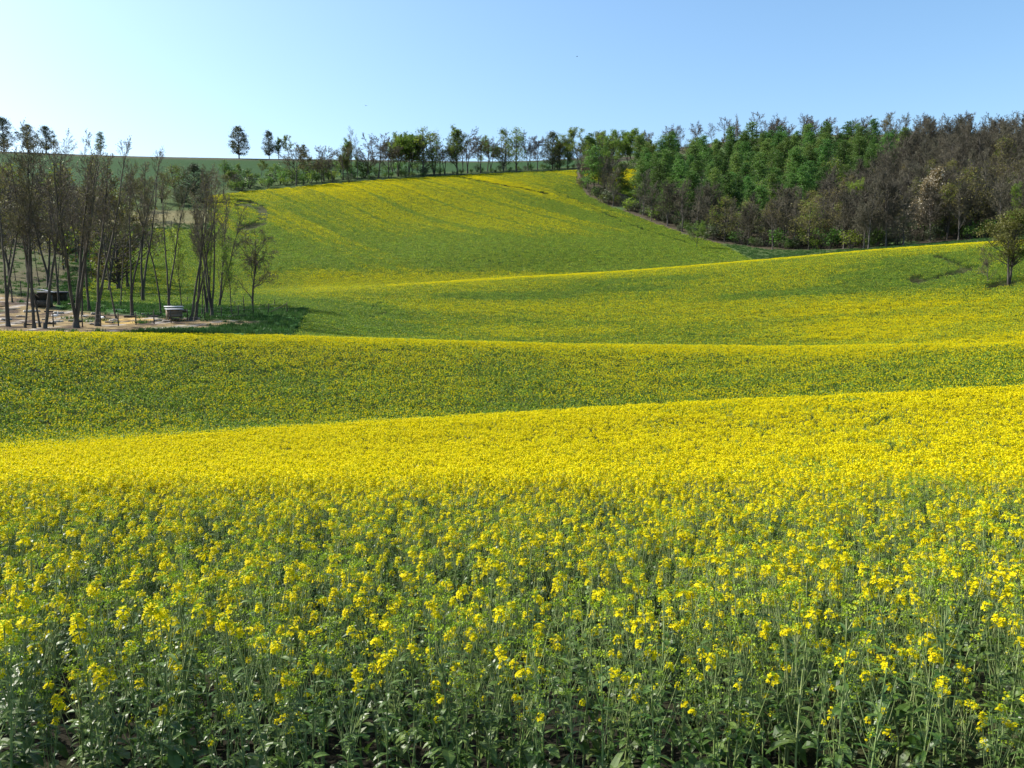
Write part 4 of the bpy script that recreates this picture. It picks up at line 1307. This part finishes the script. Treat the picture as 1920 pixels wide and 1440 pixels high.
# shelter with curved white roof
p, d = spot(79, 575, 70, 112)
sh = empty('animal_shelter', p, float(-az_of(79)) - .2)
tag(sh, 'dark low shelter with a curved white roof between left trees', 'shelter')
mb = MB(); mb.box((-.84, 0, .7), (.06, 1.3, 1.4)); mb.build('side_wall', M['wood_dark'], sh)
mb = MB(); mb.box((.84, 0, .6), (.06, 1.3, 1.2)); mb.build('side_wall', M['wood_dark'], sh)
mb = MB(); mb.box((0, .62, .68), (1.62, .05, 1.3)); mb.build('back_wall', M['wood_dark'], sh)
mb = MB(); mb.box((0, -.62, .32), (1.62, .05, .64)); mb.build('front_board', M['wood_dark'], sh)
mb = MB(); k = 9
xs = np.linspace(-1.0, 1.05, k); zs = 1.55 + .16 * np.cos(np.linspace(-1.3, 1.5, k)) - .12 * xs
for sgn in (0,):
    V = np.concatenate([np.stack([xs, np.full(k, y_), zs + dz], 1) for y_ in (-.95, .85) for dz in (0, .05)])
    def ix(a, b): return a * k + b
    Qs = []
    for i in range(k - 1):
        Qs += [(ix(1, i), ix(1, i + 1), ix(3, i + 1), ix(3, i)), (ix(0, i), ix(2, i), ix(2, i + 1), ix(0, i + 1)), (ix(0, i), ix(0, i + 1), ix(1, i + 1), ix(1, i)), (ix(2, i), ix(3, i), ix(3, i + 1), ix(2, i + 1))]
    Qs += [(ix(0, 0), ix(1, 0), ix(3, 0), ix(2, 0)), (ix(0, k - 1), ix(2, k - 1), ix(3, k - 1), ix(1, k - 1))]
    mb.raw(V, Qs)
mb.build('roof', M['roof_white'], sh)
# long dark lean-to right of it
p, d = spot(100, 566, 70, 112)
ln = empty('lean_to', p, float(-az_of(100)))
tag(ln, 'long low dark lean-to beside the white-roofed shelter', 'shed')
mb = MB(); mb.box((0, .4, .55), (2.6, .06, 1.1)); mb.build('back_wall', M['wood_dark'], ln)
mb = MB(); mb.box((0, 0, 1.05), (2.9, 1.2, .06), tilt=.12); mb.build('roof', M['roof_felt'], ln)
for sx in (-1, 1):
    mb = MB(); mb.box((sx * 1.3, -.42, .44), (.09, .09, 1.0)); mb.build('post', M['wood_dark'], ln)

# low bench at the right end
p, d = spot(437, 593, 66.5, 100)
b = empty('low_bench', p, float(-az_of(437)))
tag(b, 'dark low wooden bench at the right end of the pen', 'bench')
mb = MB(); mb.box((0, 0, .47), (1.9, .5, .06)); mb.build('seat', M['wood_dark'], b)
for sx in (-.75, .75):
    mb = MB(); mb.box((sx, 0, .20), (.09, .4, .48)); mb.build('leg', M['wood_dark'], b)

# felled logs, planks and branches lying about
LOGS = [(12, 600), (30, 607), (55, 610), (70, 606), (84, 600), (98, 608), (108, 604), (135, 603), (150, 604), (168, 604), (176, 609), (205, 606), (214, 602), (226, 604), (243, 595), (262, 588), (272, 590), (284, 594),
        (300, 601), (312, 603), (246, 586), (220, 581), (176, 590), (188, 596), (160, 594), (360, 599), (398, 593), (410, 590), (420, 595), (450, 594), (468, 591), (140, 573), (158, 577), (60, 585), (26, 580), (92, 585), (110, 588), (40, 594), (7, 575), (495, 590)]
for i, (x, y) in enumerate(LOGS):
    p, d = spot(x, y, 66.8, 112)
    g = np.random.default_rng(1000 + i); mb = MB()
    L_ = g.uniform(.5, 1.7); r = g.uniform(.05, .13); a = g.normal() * .45 - az_of(x)
    n = 6; u = np.linspace(-.5, .5, n)
    pale = i % 3 == 0
    pts_ = [Vector((L_ * t_ * math.cos(a), L_ * t_ * math.sin(a) + g.normal() * .03, r * .8 + g.normal() * .015)) for t_ in u]
    sweep(mb, pts_, r * np.linspace(1.05, .8, n) * g.uniform(.9, 1.1, n), 7)
    o = mb.build('log', M['wood_pale'] if pale else (M['wood_grey'] if i % 3 == 1 else M['wood_dark']))
    o.location = p
    tag(o, 'pale peeled log or branch lying on the trodden earth' if pale else ('grey weathered log lying on the trodden earth' if i % 3 == 1 else 'dark log lying on the trodden earth'), 'log', 'logs lying in the pen')

def lathe(mb, prof, axis0, axis1, sides=8):
    """closed shape from (fraction, radius) between two points"""
    a, b = Vector(axis0), Vector(axis1)
    sweep(mb, [a.lerp(b, f) for f, r in prof], [r for f, r in prof], sides)
for i, (x, y, rz, lab) in enumerate([(104, 598, .4, 'white bird standing left of the four-stemmed clump'), (192, 602, 2.6, 'white bird standing left of the lone slender trunk')]):
    p, d = spot(x, y, 66.8, 100)
    e = empty('white_bird', p, rz); tag(e, lab, 'bird', 'white birds in the pen')
    s = .9
    mb = MB()   # one continuous skin: tail, body, neck, head
    sweep(mb, [Vector(q) * s for q in [(-.34, 0, .36), (-.25, 0, .36), (-.08, 0, .34), (.1, 0, .36), (.2, 0, .43), (.24, 0, .55), (.25, 0, .68), (.27, 0, .75), (.33, 0, .76)]],
          [x_ * s for x_ in (.02, .09, .15, .14, .08, .045, .038, .055, .03)], 10)
    mb.build('body', M['feather_white'], e, True)
    mb = MB(); sweep(mb, [Vector((.34, 0, .755)) * s, Vector((.42, 0, .735)) * s], [.022, .008], 6); mb.build('beak', M['beak'], e)
    for sy in (-1, 1):
        mb = MB(); sweep(mb, [Vector((.0, sy * .06, .24)) * s, Vector((.0, sy * .06, .01)) * s, Vector((.07, sy * .06, .01)) * s], [.014, .012, .016], 5); mb.build('leg', M['beak'], e)

# two birds high in the sky
for x, y, d, rz, lab in [(1082, 106, 230, .3, 'tiny dark bird high in the blue sky right of centre'), (686, 198, 220, 2.4, 'tiny dark bird low in the sky above the tree row')]:
    az = float(az_of(x, y)); X, Y = xy(az, d)
    e = empty('flying_bird', (X, Y, d * float(t_of(az, y))), rz); tag(e, lab, 'bird')
    mb = MB(); sweep(mb, [(-.26, 0, 0), (-.16, 0, 0), (0, 0, 0), (.12, 0, .01), (.18, 0, .02), (.23, 0, .01)], [.05, .03, .06, .05, .035, .008], 7); mb.build('body', M['feather_dark'], e, True)
    for sy in (-1, 1):
        V = np.array([(.10, sy * .04, .02), (-.06, sy * .04, .02), (.13, sy * .22, .09), (-.04, sy * .22, .085), (.02, sy * .46, .05), (-.06, sy * .42, .05)])
        V2 = V + (0, 0, .012)
        mb = MB(); mb.raw(np.concatenate([V, V2]), [(0, 1, 3, 2), (2, 3, 5, 4), (6, 8, 9, 7), (8, 10, 11, 9), (0, 2, 8, 6), (2, 4, 10, 8), (4, 5, 11, 10), (5, 3, 9, 11), (3, 1, 7, 9), (1, 0, 6, 7)])
        mb.build('wing', M['feather_dark'], e)
